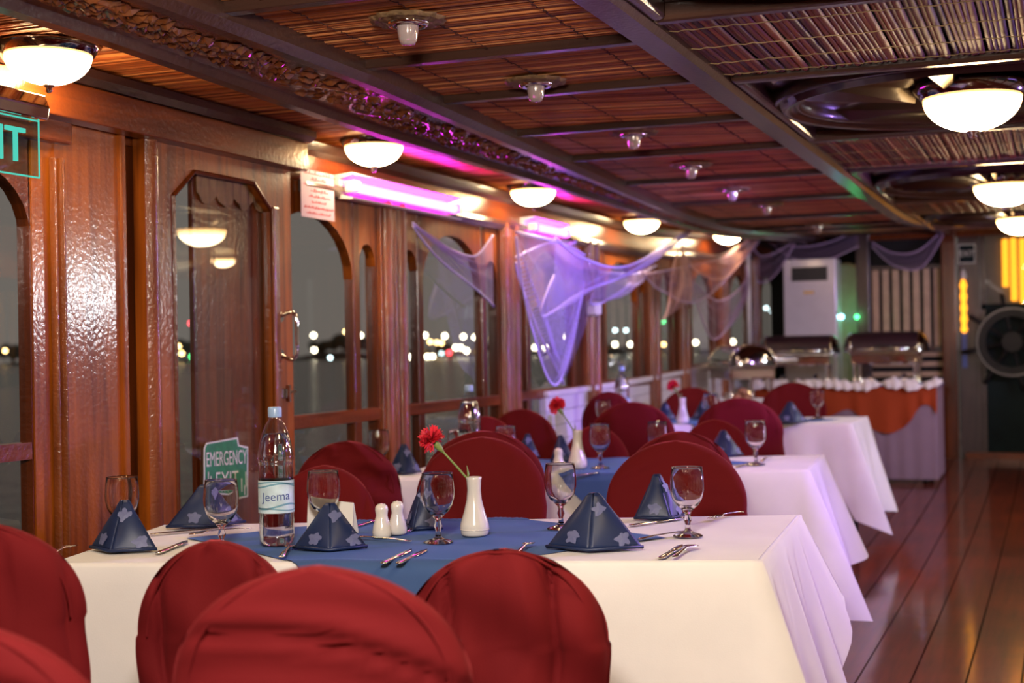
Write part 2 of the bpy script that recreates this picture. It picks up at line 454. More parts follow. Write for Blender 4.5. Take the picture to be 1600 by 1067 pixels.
# ================================================================== STRUCTURE
def ysweep(sec, y0, y1, fn, step=0.4):
    """sweep a cross-section [(x, z)...] (numbers or functions of Y) along Y, following the rise fn"""
    n = max(1, int(math.ceil((y1 - y0) / step))); mb = MB(); rs = []
    g = lambda a, Y: a(Y) if callable(a) else a
    for i in range(n + 1):
        Y = lin(y0, y1, i / n)
        rs.append([(g(x, Y), Y, g(z, Y) + fn(Y)) for x, z in sec])
    return mb.rings(rs)
def yrect(x0, x1, z0, z1, y0, y1, fn, step=0.4):
    return ysweep([(x0, z0), (x1, z0), (x1, z1), (x0, z1)], y0, y1, fn, step)

# ---- floor with single planks
floor = struct(obj('floor', yrect(XW - 0.1, XR + 0.1, -0.12, -0.022, YB, YR, sf), 'black_hole'), 'glossy red-brown plank deck')
PW = 0.186
i = 0
x = XW
while x < XR:
    cut = 2.2 + (i * 37 % 11) * 0.62
    for (a, b) in ((YB, cut), (cut + 0.004, YR)):
        obj('plank', yrect(x + 0.0035, min(x + PW, XR) - 0.0035, -0.02, 0.0 + 0.0012 * ((i * 7) % 3 - 1), a, b, sf, 0.5), 'floor_wood', floor)
    x += PW; i += 1

# ---- ceiling
ceiling = struct(obj('ceiling', yrect(XW - 0.1, XR + 0.1, ZC + 0.05, ZC + 0.12, YB, YR, sc), 'beam_dark'), 'low wooden ceiling lined with reed matting')
def reed_panel(xa, xb, ya, yb, along, slant=0.0, pitch=0.012, name='reed_mat', z=ZC, threads=(), mat='reed', tmat='thread_dark'):
    """a mat of half-round reeds; along='x' reeds run athwart, 'y' fore and aft"""
    mb = MB(); tones = []
    rnd = random.Random(int((xa * 91 + ya * 37) * 100))
    if along == 'x':
        p = ya - abs(slant); end = yb + abs(slant)
    else:
        p = xa; end = xb
    while p < end:
        w = pitch * rnd.uniform(0.75, 1.3); hgt = w * rnd.uniform(0.38, 0.55); dz = rnd.uniform(-0.002, 0.002); tone = rnd.random()
        drift = rnd.uniform(-0.006, 0.006)
        nseg = 3 if along == 'x' else 2
        rs = []
        for k in range(nseg + 1):
            t = k / nseg
            ring = []
            for q in range(5):
                a = PI * q / 4
                o = -0.5 * w * math.cos(a); h = -hgt * math.sin(a)
                if along == 'x':
                    X = lin(xa, xb, t); Y = p + o + drift * t + slant * (t - 0.5) * 2
                else:
                    X = p + o + drift * t; Y = lin(ya, yb, t)
                Y = min(max(Y, ya), yb); X = min(max(X, xa), xb)
                ring.append((X, Y, z + h + dz + 0.012 + sc(Y)))
            rs.append(ring)
        n0 = len(mb.f); mb.rings(rs, False, False, False); tones += [tone] * (len(mb.f) - n0)
        p += w
    me = mesh_of(name, mb, mat, True)
    at = me.attributes.new('tone', 'FLOAT', 'FACE'); at.data.foreach_set('value', tones)
    o = obj(name, me, None, ceiling); o['kind'] = 'stuff'
    if threads:
        tb = MB()
        for th in threads:
            pts = []
            nn = 60
            for k in range(nn + 1):
                t = k / nn; wob = 0.004 * math.sin(k * 2.1) + 0.003 * math.sin(k * 0.7)
                if along == 'x': X, Y = lin(xa, xb, th) + wob, lin(ya, yb, t)
                else: X, Y = lin(xa, xb, t), lin(ya, yb, th) + wob
                pts.append((X, Y, z + 0.001 - 0.002 * (k % 2) + sc(Y)))
            tb.tube(pts, 0.0012, 4)
        obj('binding_thread', tb, tmat, o)['kind'] = 'stuff'
    return o
XI = lambda Y: -1.735 - min(0.265, max(0.0, (Y - 3.4)) * 0.058)       # inner edge of the carved beam
BATT = [-3.4, -2.2, -1.0, 0.1, 1.1, 1.9, 2.75, 3.45, 4.04, 4.78, 5.53, 6.48, 7.55, 8.7, 9.9, 11.2, 12.6]
for k in range(len(BATT) - 1):
    ya, yb = BATT[k] + 0.02, BATT[k + 1] - 0.02
    sl = {8: 0.10, 9: 0.14, 10: 0.05}.get(k, 0.0)
    if yb > 1.5:
        reed_panel(XI((ya + yb) / 2) - 0.06, -0.965, ya, yb, 'x', sl, 0.0125, threads=(0.2, 0.5, 0.83))
    else:
        obj('reed_mat', yrect(-1.8, -0.965, ZC, ZC + 0.02, ya, yb, sc), 'carved', ceiling)
for Y in BATT:
    o = obj('batten', MB().box(XI(Y) - 0.05, -0.96, Y - 0.02, Y + 0.02, ZC - 0.018 + sc(Y), ZC + 0.03 + sc(Y)), 'beam_dark_x', ceiling, bevel=0.004)
# outer strip over the windows: reeds athwart
for ya, yb in ((1.5, 4.5), (4.5, 7.5), (7.5, 10.5), (10.5, 14.2)):
    reed_panel(XW, -2.05, ya, yb, 'x', 0.0, 0.013)
obj('reed_mat', yrect(XW, -2.05, ZC, ZC + 0.02, YB, 1.5, sc), 'carved', ceiling)
# starboard side of the ceiling, beyond the frame
obj('reed_mat', yrect(0.42, XR, ZC, ZC + 0.02, YB, YR, sc), 'carved', ceiling)

# the fore-and-aft beams
for xa, xb in ((-0.98, -0.885), (0.325, 0.42)):
    obj('longitudinal_beam', ysweep([(xa, ZC - 0.02), (xa + 0.012, ZC - 0.036), (xb - 0.012, ZC - 0.036), (xb, ZC - 0.02), (xb, ZC + 0.05), (xa, ZC + 0.05)], YB, YE, sc), 'beam_dark', ceiling)
# carved beam over the tables: dark mouldings either side of a carved face
XO = lambda Y: -2.035 - 0.085 * sm((Y - 2.3) / 2.0) - 0.02 * sm((Y - 5) / 4)
cb = obj('carved_beam', ysweep([(lambda Y: XO(Y) + 0.03, ZC - 0.052), (lambda Y: XI(Y) - 0.03, ZC - 0.040), (lambda Y: XI(Y) - 0.03, ZC + 0.05), (lambda Y: XO(Y) + 0.03, ZC + 0.05)], YB, YE, sc), 'carved', ceiling)
obj('beam_moulding', ysweep([(XO, ZC - 0.02), (XO, ZC - 0.06), (lambda Y: XO(Y) + 0.02, ZC - 0.075), (lambda Y: XO(Y) + 0.05, ZC - 0.072), (lambda Y: XO(Y) + 0.062, ZC - 0.05), (lambda Y: XO(Y) + 0.062, ZC + 0.04), (XO, ZC + 0.04)], YB, YE, sc), 'beam_dark', ceiling)
obj('beam_moulding', ysweep([(XI, ZC - 0.0), (XI, ZC - 0.030), (lambda Y: XI(Y) - 0.02, ZC - 0.05), (lambda Y: XI(Y) - 0.045, ZC - 0.052), (lambda Y: XI(Y) - 0.058, ZC - 0.036), (lambda Y: XI(Y) - 0.058, ZC + 0.04), (XI, ZC + 0.04)], YB, YE, sc), 'beam_dark', ceiling)
# leaf carving on the face: scrolling vine of raised leaves
def leaf(mb, c, ang, L, W, H, tilt=0.0):
    ca, sa = math.cos(ang), math.sin(ang)
    pts = []
    for (u, w, h) in ((-0.5, 0, 0.1), (-0.2, 0.42, 0.25), (0.15, 0.36, 0.3), (0.5, 0, 0.05), (0.15, -0.36, 0.3), (-0.2, -0.42, 0.25), (-0.05, 0, 1.0), (0.22, 0.0, 0.8)):
        xl, yl = u * L, w * W
        pts.append((c[0] + xl * ca - yl * sa, c[1] + xl * sa + yl * ca, c[2] - h * H * (1 + tilt * u)))
    mb.add(pts, [(0, 6, 1), (1, 6, 2), (2, 6, 7), (2, 7, 3), (3, 7, 4), (4, 7, 6), (4, 6, 5), (5, 6, 0)])
mb = MB(); rnd = random.Random(3)
Y = 1.6
while Y < 10.5:
    mid = (XO(Y) + XI(Y)) / 2; half = max(0.03, (XI(Y) - XO(Y)) / 2 - 0.075)
    dens = 0.35 + 0.65 * (math.sin(Y * 3.1) > -0.35)
    for q in range(7):
        if rnd.random() > dens: continue
        xx = mid + half * (0.85 * math.sin(Y * 11 + q * 0.9) * rnd.uniform(0.3, 1.0))
        leaf(mb, (xx, Y + rnd.uniform(-0.03, 0.03), ZC - 0.046 + sc(Y) + 0.004), rnd.uniform(0, 2 * PI), rnd.uniform(0.035, 0.075), rnd.uniform(0.02, 0.04), rnd.uniform(0.008, 0.02), rnd.uniform(-0.6, 0.6))
    # the vine
    Y += 0.022
o = obj('carved_leaves', mb, 'carved', cb); o['kind'] = 'stuff'
vine = MB().tube([((XO(1.6 + k * 0.05) + XI(1.6 + k * 0.05)) / 2 + 0.6 * ((XI(1.6 + k * 0.05) - XO(1.6 + k * 0.05)) / 2 - 0.075) * math.sin((1.6 + k * 0.05) * 11), 1.6 + k * 0.05, ZC - 0.047 + sc(1.6 + k * 0.05)) for k in range(178)], 0.008, 6)
obj('carved_vine', vine, 'carved', cb)

# ---- centre line: coffers and reed bands
XC = -0.28
COFFERS = [(-2.5, -1.1, -1.8, 10), (0.3, 1.6, 0.95, 8), (2.0, 3.27, 2.62, 8), (4.06, 5.44, 4.72, 6), (6.44, 8.1, 7.30, 26), (9.1, 10.7, 9.9, 26)]
xa, xb = -0.885, 0.325
prev = -4.0
for ci, (ya, yb, yc, ns) in enumerate(COFFERS):
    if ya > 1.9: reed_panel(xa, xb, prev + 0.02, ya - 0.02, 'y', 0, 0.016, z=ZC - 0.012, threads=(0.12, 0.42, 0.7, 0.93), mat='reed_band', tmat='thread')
    else: obj('reed_mat', yrect(xa, xb, ZC, ZC + 0.02, prev, ya, sc), 'carved', ceiling)
    S = sc(yc)
    p = obj('coffer_panel', MB().box(xa, xb, ya, yb, ZC + 0.02 + S, ZC + 0.04 + S), 'coffer', ceiling)
    fr = 0.05
    for (a, b, c, d) in ((xa, xb, ya, ya + fr), (xa, xb, yb - fr, yb), (xa, xa + fr * 0.7, ya + fr, yb - fr), (xb - fr * 0.7, xb, ya + fr, yb - fr)):
        m = MB()
        obj('coffer_moulding', m.box(a, b, c, d, ZC - 0.022 + S, ZC + 0.03 + S), 'beam_dark_x', p, bevel=0.012)
    rx, ry = 0.555, min(0.53, (yb - ya) / 2 - 0.09)
    prof = [(-0.05, 0.0), (-0.046, -0.030), (-0.034, -0.036), (-0.026, -0.022), (-0.012, -0.046), (0.008, -0.050), (0.022, -0.024), (0.032, -0.036), (0.044, -0.030), (0.048, 0.0)]
    nn = 56; m = MB(); rs = []
    for k in range(nn + 1):
        a = 2 * PI * k / nn
        rs.append([(XC + (rx + o_) * math.cos(a), yc + (ry + o_) * math.sin(a), ZC + 0.02 + S + h) for o_, h in prof])
    obj('coffer_ring', m.rings(rs, False, False, False), 'coffer_trim', p, smooth=True)
    for k in range(ns):
        a = 2 * PI * (k + 0.35) / ns
        da = (0.16 if ns < 12 else 0.055)
        r0 = 0.16
        pt = lambda r, an, h: (XC + rx * r * math.cos(an), yc + ry * r * math.sin(an), ZC + 0.02 + S - h)
        m = MB().add([pt(0.28, a - da * 0.8, 0), pt(0.28, a + da * 0.8, 0), pt(0.93, a + da, 0), pt(0.93, a - da, 0), pt(0.28, a, 0.045), pt(0.93, a, 0.030)],
                     [(0, 4, 5, 3), (4, 1, 2, 5), (0, 1, 4), (3, 5, 2)])
        obj('coffer_spoke', m, 'coffer_trim', p)
    prev = yb
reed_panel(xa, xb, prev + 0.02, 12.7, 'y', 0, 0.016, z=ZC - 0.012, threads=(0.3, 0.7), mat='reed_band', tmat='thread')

# ---- port wall
wall_left = struct(empty('wall_left', (XW, 0, 0)), 'varnished timber window wall along the port side')
def wl(name, mb, mat, parent=None, **kw):
    o = obj(name, mb, mat, parent or wall_left, **kw)
    o.location = (-XW, 0, 0) if parent is None else (0, 0, 0)
    return o
ZR = 0.975        # window rail
def zo(Y): return sf(Y) * 0.5
# dado boards below the windows and the frieze above
for k in range(8):
    z0 = 0.02 + k * 0.07
    wl('dado_board', yrect(XW - 0.02, XW + 0.0, z0 + 0.002, z0 + 0.068, YB, 7.0, sf), 'varnish_y')
for k in range(12):
    z0 = 0.02 + k * 0.0775
    wl('dado_board', yrect(XW - 0.005, XW + 0.03, z0 + 0.003, z0 + 0.0765, 7.05, YR, sf), 'white_paint')
wl('sill_cap', yrect(XW - 0.02, XW + 0.05, 0.952, 0.985, 7.05, YR, sf), 'white_paint', bevel=0.008)
wl('frieze', yrect(XW - 0.03, XW + 0.02, 1.84, ZC + 0.03, YB, YR, sc), 'varnish_y')
wl('cornice', ysweep([(XW + 0.02, 1.985), (XW + 0.02, 1.94), (XW + 0.045, 1.955), (XW + 0.06, 1.985)], 4.5, YR, sc), 'beam_dark')
wl('architrave', ysweep([(XW + 0.02, 1.80), (XW + 0.02, 1.845), (XW + 0.05, 1.845), (XW + 0.055, 1.825), (XW + 0.04, 1.80)], 4.5, YR, sc), 'beam_dark')

def arch_strip(mb, y0, y1, zs, za, zt, x0, x1, n=14):
    """timber above an arched opening (semi-ellipse springing at zs, crown za) up to zt"""
    yc, hw = (y0 + y1) / 2, (y1 - y0) / 2
    rs = []
    for k in range(n + 1):
        c = -math.cos(PI * k / n); Y = yc + hw * c
        z = zs + (za - zs) * math.sqrt(max(0, 1 - c * c))
        rs.append([(x0, Y, z), (x1, Y, z), (x1, Y, zt), (x0, Y, zt)])
    return mb.rings(rs)
POSTS = [-2.64, -1.33, -0.02, 1.29, 2.6, 3.93, 5.24, 6.545, 7.865, 9.18, 10.0, 11.3, 12.6, 14.0]
def window_bay(idx, a, b, zb, label):
    """one bay between posts: narrow light, wide arched light, narrow light, with rail and glass"""
    w = struct(empty('window_%d' % idx, (0, 0, 0)), label)
    L = b - a
    n_w = 0.13 * L if L > 0.6 else 0.0; mu = 0.055
    S = sf((a + b) / 2); zt = 1.845 + sc((a + b) / 2)
    x0, x1 = XW - 0.025, XW + 0.015
    ops = [(a + 0.02, a + 0.02 + n_w), (a + 0.02 + n_w + mu, b - 0.02 - n_w - mu), (b - 0.02 - n_w, b - 0.02)]
    hd = MB()
    obj('arched_head', arch_strip(MB(), ops[1][0], ops[1][1], 1.50 + S * .5, 1.735 + S * .5, zt, x0, x1), 'varnish_z', w)
    for (p, q) in (ops[0], ops[2]):
        obj('arched_head', arch_strip(MB(), p, q, 1.56 + S * .5, 1.645 + S * .5, zt, x0, x1, 8), 'varnish_z', w)
    for (p, q) in ((ops[0][1], ops[1][0]), (ops[1][1], ops[2][0])):
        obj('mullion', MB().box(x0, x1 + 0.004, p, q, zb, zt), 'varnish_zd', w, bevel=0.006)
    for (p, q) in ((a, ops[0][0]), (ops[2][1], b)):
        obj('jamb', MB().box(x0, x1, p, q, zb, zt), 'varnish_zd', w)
    obj('window_rail', MB().box(x0, x1 + 0.006, a, b, ZR - 0.03 + S, ZR + 0.02 + S), 'varnish_y', w, bevel=0.005)
    obj('sill', MB().box(x0 - 0.01, x1 + 0.02, a, b, zb - 0.04, zb), 'varnish_y', w, bevel=0.005)
    for (p, q) in ops:
        obj('pane', MB().add([(XW - 0.005, p, zb), (XW - 0.005, q, zb), (XW - 0.005, q, zt - 0.05), (XW - 0.005, p, zt - 0.05)], [(0, 1, 2, 3)]), 'window_glass', w)
    return w
wn = 1
BAYN = {5: 'window bay of dark arches half hidden behind the sliding door', 6: 'window bay of arches under the near pink tube', 7: 'window bay of arches behind the violet net', 8: 'window bay of arches over the white dado beside the loudspeaker', 9: 'narrow window bay between two close posts', 10: 'window bay with one tall arch behind the chafing dish', 11: 'far window bay beside the white air conditioner'}
for k in range(len(POSTS) - 1):
    a, b = POSTS[k] + 0.105, POSTS[k + 1] - 0.105
    far = POSTS[k] > 7.0
    if k == 4: continue
    window_bay(wn, a, b, 0.98 + sf((a + b) / 2) if far else 0.62, BAYN.get(k, 'arched window bay of the port wall')); wn += 1
tn = 1
for Y in POSTS:
    if 3.0 < Y < 4.2: continue
    t = struct(empty('trim_%d' % tn, (0, 0, 0)), 'varnished post with twin rounded beads between windows'); tn += 1
    z0, z1 = sf(Y), 1.84 + sc(Y)
    obj('post_core', MB().box(XW - 0.04, XW + 0.035, Y - 0.11, Y + 0.11, z0, z1), 'varnish_post', t, bevel=0.004)
    for dy in (-0.066, 0.066):
        m = MB().rings([[(XW + 0.035 + 0.028 * math.sin(PI * q / 8), Y + dy - 0.030 * math.cos(PI * q / 8), z) for q in range(9)] for z in (z0, z1 - 0.005)], False, False, False)
        obj('bead', m, 'varnish_post', t, smooth=True)
    m = MB().rings([[(XW + 0.035 + 0.016 * math.sin(PI * q / 6), Y - 0.014 * math.cos(PI * q / 6), z) for q in range(7)] for z in (z0, z1 - 0.005)], False, False, False)
    obj('bead', m, 'varnish_post', t, smooth=True)

# ---- door end of the port wall (nearest the camera)
XD = -2.50
pan = struct(empty('trim_%d' % tn, (0, 0, 0)), 'glossy varnished panelling left of the sliding door'); tn += 1
obj('panel', MB().box(XD - 0.07, XD - 0.045, 3.15, 3.46, 0.0, 1.90), 'varnish_panel', pan)
obj('stile', MB().box(XD - 0.085, XD - 0.055, 3.068, 3.16, 0.0, 1.90), 'varnish_panel', pan)
for (ya, yb, h) in ((3.135, 3.153, 0.018), (3.153, 3.171, 0.03), (3.171, 3.189, 0.016)):
    obj('moulding', MB().rings([[(XD - 0.05 + h * math.sin(PI * q / 6), lin(ya, yb, q / 6), z) for q in range(7)] for z in (0.0, 1.76)], False, False, False), 'varnish_post', pan, smooth=True)
obj('recess', MB().box(XD - 0.11, XD - 0.075, 3.42, 3.55, 0.0, 1.90), 'varnish_zd', pan)
obj('corner_bead', MB().box(XD - 0.09, XD - 0.03, 3.425, 3.45, 0.0, 1.90), 'varnish_z', pan, bevel=0.006)
obj('top_rail', MB().box(XD - 0.085, XD - 0.02, 2.2, 3.20, 1.80, 1.92), 'varnish_y', pan, bevel=0.008)
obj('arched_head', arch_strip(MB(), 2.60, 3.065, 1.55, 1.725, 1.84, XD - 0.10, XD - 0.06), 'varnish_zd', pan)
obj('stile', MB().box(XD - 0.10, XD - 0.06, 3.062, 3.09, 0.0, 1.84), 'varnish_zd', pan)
obj('pane', MB().add([(XD - 0.08, 2.4, 0.6), (XD - 0.08, 3.065, 0.6), (XD - 0.08, 3.065, 1.84), (XD - 0.08, 2.4, 1.84)], [(0, 1, 2, 3)]), 'window_glass', pan)
obj('bottom_rail', MB().box(XD - 0.10, XD - 0.06, 2.2, 3.065, ZR - 0.025, ZR + 0.02), 'varnish_y', pan)
# header beam over the door
hdr = struct(empty('trim_%d' % tn, (0, 0, 0)), 'deep header board over the sliding door'); tn += 1
obj('header_board', MB().box(XD - 0.03, XD + 0.035, 1.6, 4.405, 1.858, 1.956), 'varnish_y', hdr, bevel=0.004)
obj('header_cap', ysweep([(XD - 0.03, 1.958), (XD + 0.04, 1.958), (XD + 0.062, 1.975), (XD + 0.062, 1.998), (XD - 0.03, 1.998)], 1.6, 4.42, sc), 'beam_dark', hdr)

# sliding door leaf with a chamfered glass opening
door = struct(empty('door_1', (0, 0, 0)), 'sliding varnished door with a chamfered glass pane')
dx0, dx1 = XD - 0.055, XD - 0.015
dy0, dy1, oy0, oy1, zt_ = 3.515, 4.362, 3.657, 4.235, 1.868
obj('door_stile', MB().box(dx0, dx1, dy0, oy0, 0.02, zt_), 'varnish_z', door)
obj('door_stile', MB().box(dx0, dx1, oy1, dy1, 0.02, zt_), 'varnish_z', door)
obj('door_bead', MB().rings([[(dx1 + 0.022 * math.sin(PI * q / 6), lin(3.518, 3.575, q / 6), z) for q in range(7)] for z in (0.02, zt_ - 0.002)], False, False, False), 'varnish_post', door, smooth=True)
obj('door_bead', MB().box(dx1, dx1 + 0.016, oy1 - 0.012, oy1 + 0.026, 0.02, 1.72), 'varnish_post', door, bevel=0.006)
ch = 0.115
zo1 = 1.79
m = MB(); pts = [(oy0, zt_), (oy0, zo1 - ch * 0.75), (oy0 + ch, zo1), (oy1 - ch, zo1), (oy1, zo1 - ch * 0.75), (oy1, zt_)]
k = len(pts)
m.add([(dx0, y, z) for y, z in pts] + [(dx1, y, z) for y, z in pts], [tuple(range(k)), tuple(reversed(range(k, 2 * k)))] + [(i, i + k, (i + 1) % k + k, (i + 1) % k) for i in range(k)])
obj('door_head', m, 'varnish_z', door)
m = MB(); lip = [(oy0, 0.5)] + pts[1:5] + [(oy1, 0.5)]
for i in range(len(lip) - 1):
    (ya, za), (yb, zb) = lip[i], lip[i + 1]
    m.tube([(dx1 + 0.001, ya, za), (dx1 + 0.001, yb, zb)], 0.007, 6)
obj('glazing_bead', m, 'varnish_zd', door)
obj('door_bottom', MB().box(dx0, dx1, oy0, oy1, 0.02, 0.5), 'varnish_z', door)
xm = (dx0 + dx1) / 2
obj('pane', MB().add([(xm, oy0, 0.5), (xm, oy1, 0.5), (xm, oy1, zo1), (xm, oy0, zo1)], [(0, 1, 2, 3)]), 'window_glass', door)
hz0, hz1 = onX(441, 563, XD).z, onX(441, 486, XD).z
for side, xx in ((1, dx1), (-1, dx0)):
    pts = []
    yy = 4.27 if side > 0 else 4.262
    for q in range(6): pts.append((xx + side * (0.0 + 0.055 * math.sin(q / 5 * PI / 2)), yy, hz0 + 0.022 - 0.022 * math.sin(q / 5 * PI / 2)))
    pts = [(xx, yy, hz0 + 0.02), (xx + side * 0.04, yy + side * 0.012, hz0 + 0.003), (xx + side * 0.058, yy + side * 0.017, hz0 + 0.025), (xx + side * 0.06, yy + side * 0.018, (hz0 + hz1) / 2), (xx + side * 0.058, yy + side * 0.017, hz1 - 0.025), (xx + side * 0.04, yy + side * 0.012, hz1 - 0.003), (xx, yy, hz1 - 0.02)]
    h = obj('door_handle', MB().tube([catmull([Vector(p) for p in pts], t / 36) for t in range(37)], 0.0075, 8), 'chrome', door, smooth=True)
    for z in (hz0 + 0.02, hz1 - 0.02):
        obj('rosette', MB().tube([(xx, yy, z), (xx + side * 0.01, yy, z)], 0.018, 12), 'steel', h)
zl = onX(440, 615, XD).z
lk = obj('door_lock', MB().box(dx1, dx1 + 0.014, 4.262, 4.312, zl - 0.018, zl + 0.018), 'steel', door, bevel=0.004)
obj('lock_knob', MB().box(dx1 + 0.014, dx1 + 0.032, 4.282, 4.292, zl - 0.03, zl + 0.03), 'chrome', lk, bevel=0.003)
obj('lock_bolt', MB().box(dx1 + 0.002, dx1 + 0.01, 4.312, 4.365, zl + 0.0, zl + 0.008), 'chrome', lk)
# the outer leaf seen through the glass
door2 = struct(empty('door_2', (0, 0, 0)), 'plain brown outer door leaf seen through the glass')
obj('door_board', MB().box(XW + 0.014, XW + 0.023, 3.835, 4.40, 0.02, 1.80), 'panel_outer', door2)
obj('door_edge', MB().box(XW + 0.006, XW + 0.024, 3.82, 3.84, 0.02, 1.80), 'varnish_zd', door2, bevel=0.004)
m = MB(); n = 48
rs = []
for i in range(n + 1):
    t = i / n; Y = lin(3.835, 4.28, t)
    rs.append([(XW + 0.031 + 0.002 * math.sin(t * 60), Y, 1.80), (XW + 0.031 + 0.004 * math.sin(t * 60), Y, 1.735 - 0.035 * abs(math.sin(t * PI * 4)))])
m.rings(rs, False, False, False)
tag(obj('scalloped_valance', m, 'tan_valance', solid=0.003), 'tan scalloped valance hanging behind the door glass', 'valance')

# ---- starboard wall, outside the frame (seen in reflections)
wall_right = struct(empty('wall_right', (XR, 0, 0)), 'timber window wall along the starboard side')
def wr(name, mb, mat): o = obj(name, mb, mat, wall_right); o.location = (-XR, 0, 0); return o
wr('dado', yrect(XR, XR + 0.03, -0.02, 0.98, YB, YR, sf), 'white_paint')
wr('frieze', yrect(XR - 0.02, XR + 0.03, 1.80, ZC + 0.03, YB, YR, sc), 'varnish_y')
for Y in POSTS: wr('post', MB().box(XR - 0.04, XR + 0.04, Y - 0.11, Y + 0.11, sf(Y), 1.82 + sc(Y)), 'varnish_post')
for k in range(len(POSTS) - 1):
    a, b = POSTS[k] + 0.11, POSTS[k + 1] - 0.11
    wr('pane', MB().add([(XR + 0.01, a, 0.98), (XR + 0.01, b, 0.98), (XR + 0.01, b, 1.8), (XR + 0.01, a, 1.8)], [(0, 1, 2, 3)]), 'window_glass')
    if k in (2, 6, 7, 8):
        for q in range(10):      # pale slat blinds
            yy = lin(a, b, (q + 0.5) / 10)
            wr('blind_slat', MB().box(XR - 0.03, XR - 0.02, yy - 0.032, yy + 0.032, 1.1, 1.7), 'slat_beige')
# ---- stern wall behind the camera
struct(obj('wall_rear', MB().box(XW, XR, YB - 0.05, YB, 0, ZC + 0.05), 'varnish_z'), 'varnished bulkhead behind the camera')

# ---- far bulkhead
wall_back = struct(empty('wall_back', (0, YE, 0)), 'far bulkhead with posts, slats and wheelhouse door')
def wb(name, mb, mat, parent=None, **kw):
    o = obj(name, mb, mat, parent or wall_back, **kw)
    if parent is None: o.location = (0, -YE, 0)
    return o
SB, SCB = sf(YE), sc(YE)
def bx(px0, px1, py0, py1, y0=0.0, y1=0.04):
    """box on the bulkhead from picture corners"""
    p, q = onY(px0, py0, YE), onY(px1, py1, YE)
    return MB().box(p.x, q.x, YE + y0, YE + y1, q.z, p.z)
pz = lambda px, py: onY(px, py, YE)
zt = ZC + 0.05 + SCB; zb = SB - 0.02
X1, X2, X3, X4, X5, X6 = pz(1340, 500).x, pz(1361, 500).x, pz(1473, 500).x, pz(1496, 500).x, pz(1498, 500).x, pz(1534, 500).x
wb('post', MB().box(X1, X2, YE - 0.06, YE + 0.04, zb, zt), 'frame_grey', bevel=0.01)
wb('post', MB().box(X3, X4, YE - 0.10, YE + 0.04, zb, zt), 'varnish_zd', bevel=0.01)
wb('column', MB().box(X5, X6, YE - 0.02, YE + 0.06, zb, zt), 'frame_grey', bevel=0.008)
wb('backing', MB().box(X2 - 0.02, X3 + 0.02, YE + 0.05, YE + 0.08, zb, zt), 'black_hole')
z420, z545 = pz(1420, 420).z, pz(1420, 545).z
wb('slat_rail', MB().box(X2, X3, YE - 0.02, YE + 0.03, z420 - 0.005, z420 + 0.03), 'frame_grey')
wb('slat_rail', MB().box(X2, X3, YE - 0.02, YE + 0.03, z545 - 0.03, z545 + 0.02), 'frame_grey')
wb('slat_rail', MB().box(X2, X3, YE - 0.02, YE + 0.03, pz(1420, 372).z, zt), 'frame_grey')
ns = 7
for k in range(ns):
    t0 = lin(X2, X3, (k + 0.16) / ns); t1 = lin(X2, X3, (k + 0.84) / ns)
    wb('upright_slat', MB().box(t0, t1, YE, YE + 0.02, z545, z420), 'slat_beige', bevel=0.004)
nl = 11
for k in range(nl):
    za = lin(zb, z545, (k + 0.2) / nl); zc = lin(zb, z545, (k + 0.72) / nl)
    wb('louvre_slat', MB().box(X2, X3, YE, YE + 0.02, za, zc), 'slat_beige', bevel=0.004)
wb('lintel', MB().box(X1, 0.9, YE - 0.03, YE + 0.05, zt - 0.10, zt), 'varnish_y')
# port corner between the air conditioner and the post: dark opening
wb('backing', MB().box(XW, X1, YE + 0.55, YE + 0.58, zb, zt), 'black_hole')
struct(obj('baseboard_back', MB().box(-0.8, 1.8, YE - 0.12, YE - 0.02, SB - 0.02, SB + 0.05), 'varnish_y'))
# wheelhouse door right of the column
d3 = struct(empty('door_3', (0, 0, 0)), 'wheelhouse door with pale upper glass and dark teal lower panel')
zm = pz(1560, 478).z
obj('lower_panel', MB().box(X6, 0.35, YE, YE + 0.04, zb, zm), 'teal_dark', d3)
obj('upper_panel', MB().box(X6, 0.35, YE + 0.10, YE + 0.13, zm, zt), 'grey_panel', d3)
obj('door_frame', MB().box(X6, X6 + 0.03, YE - 0.02, YE + 0.06, zb, zt), 'frame_grey', d3)
obj('mid_rail', MB().box(X6, 0.35, YE - 0.02, YE + 0.05, zm - 0.03, zm + 0.02), 'teal_dark', d3)
obj('pane', MB().add([(X6, YE + 0.02, zm), (0.35, YE + 0.02, zm), (0.35, YE + 0.02, zt - 0.1), (X6, YE + 0.02, zt - 0.1)], [(0, 1, 2, 3)]), 'window_glass', d3)
struct(obj('wall_far', MB().box(0.35, XR, YE, YE + 0.05, zb, zt), 'varnish_z'), 'plain far bulkhead on the starboard side')
# ================================================================== LIGHT FIXTURES
def dome_lamp(loc, R, mat, label, group, watt=0):
    r = empty('ceiling_lamp', loc)
    k = R / 0.11
    obj('lamp_base', MB().lathe([(R * 1.16, 0.0), (R * 1.2, -0.010 * k), (R * 1.10, -0.022 * k), (R * 1.06, -0.030 * k), (R * 0.98, -0.034 * k), (R * 0.96, -0.02 * k)], 40, capend=False), 'chrome_dark', r, smooth=True)
    sh = [(R * math.cos(a), -0.030 * k - R * 0.70 * math.sin(a)) for a in [q / 10 * PI / 2 for q in range(11)]]
    sh[-1] = (0.004, sh[-1][1])
    obj('lamp_shade', MB().lathe(sh, 40, cap=False), mat, r, smooth=True)
    zf = sh[-1][1]
    obj('finial', MB().lathe([(0.014 * k, zf + 0.006), (0.016 * k, zf - 0.004), (0.008 * k, zf - 0.009), (0.010 * k, zf - 0.016), (0.002, zf - 0.022)], 12), 'chrome', r, smooth=True)
    tag(r, label, 'ceiling lamp', group)
    return r
LG = 'side ceiling lamps'
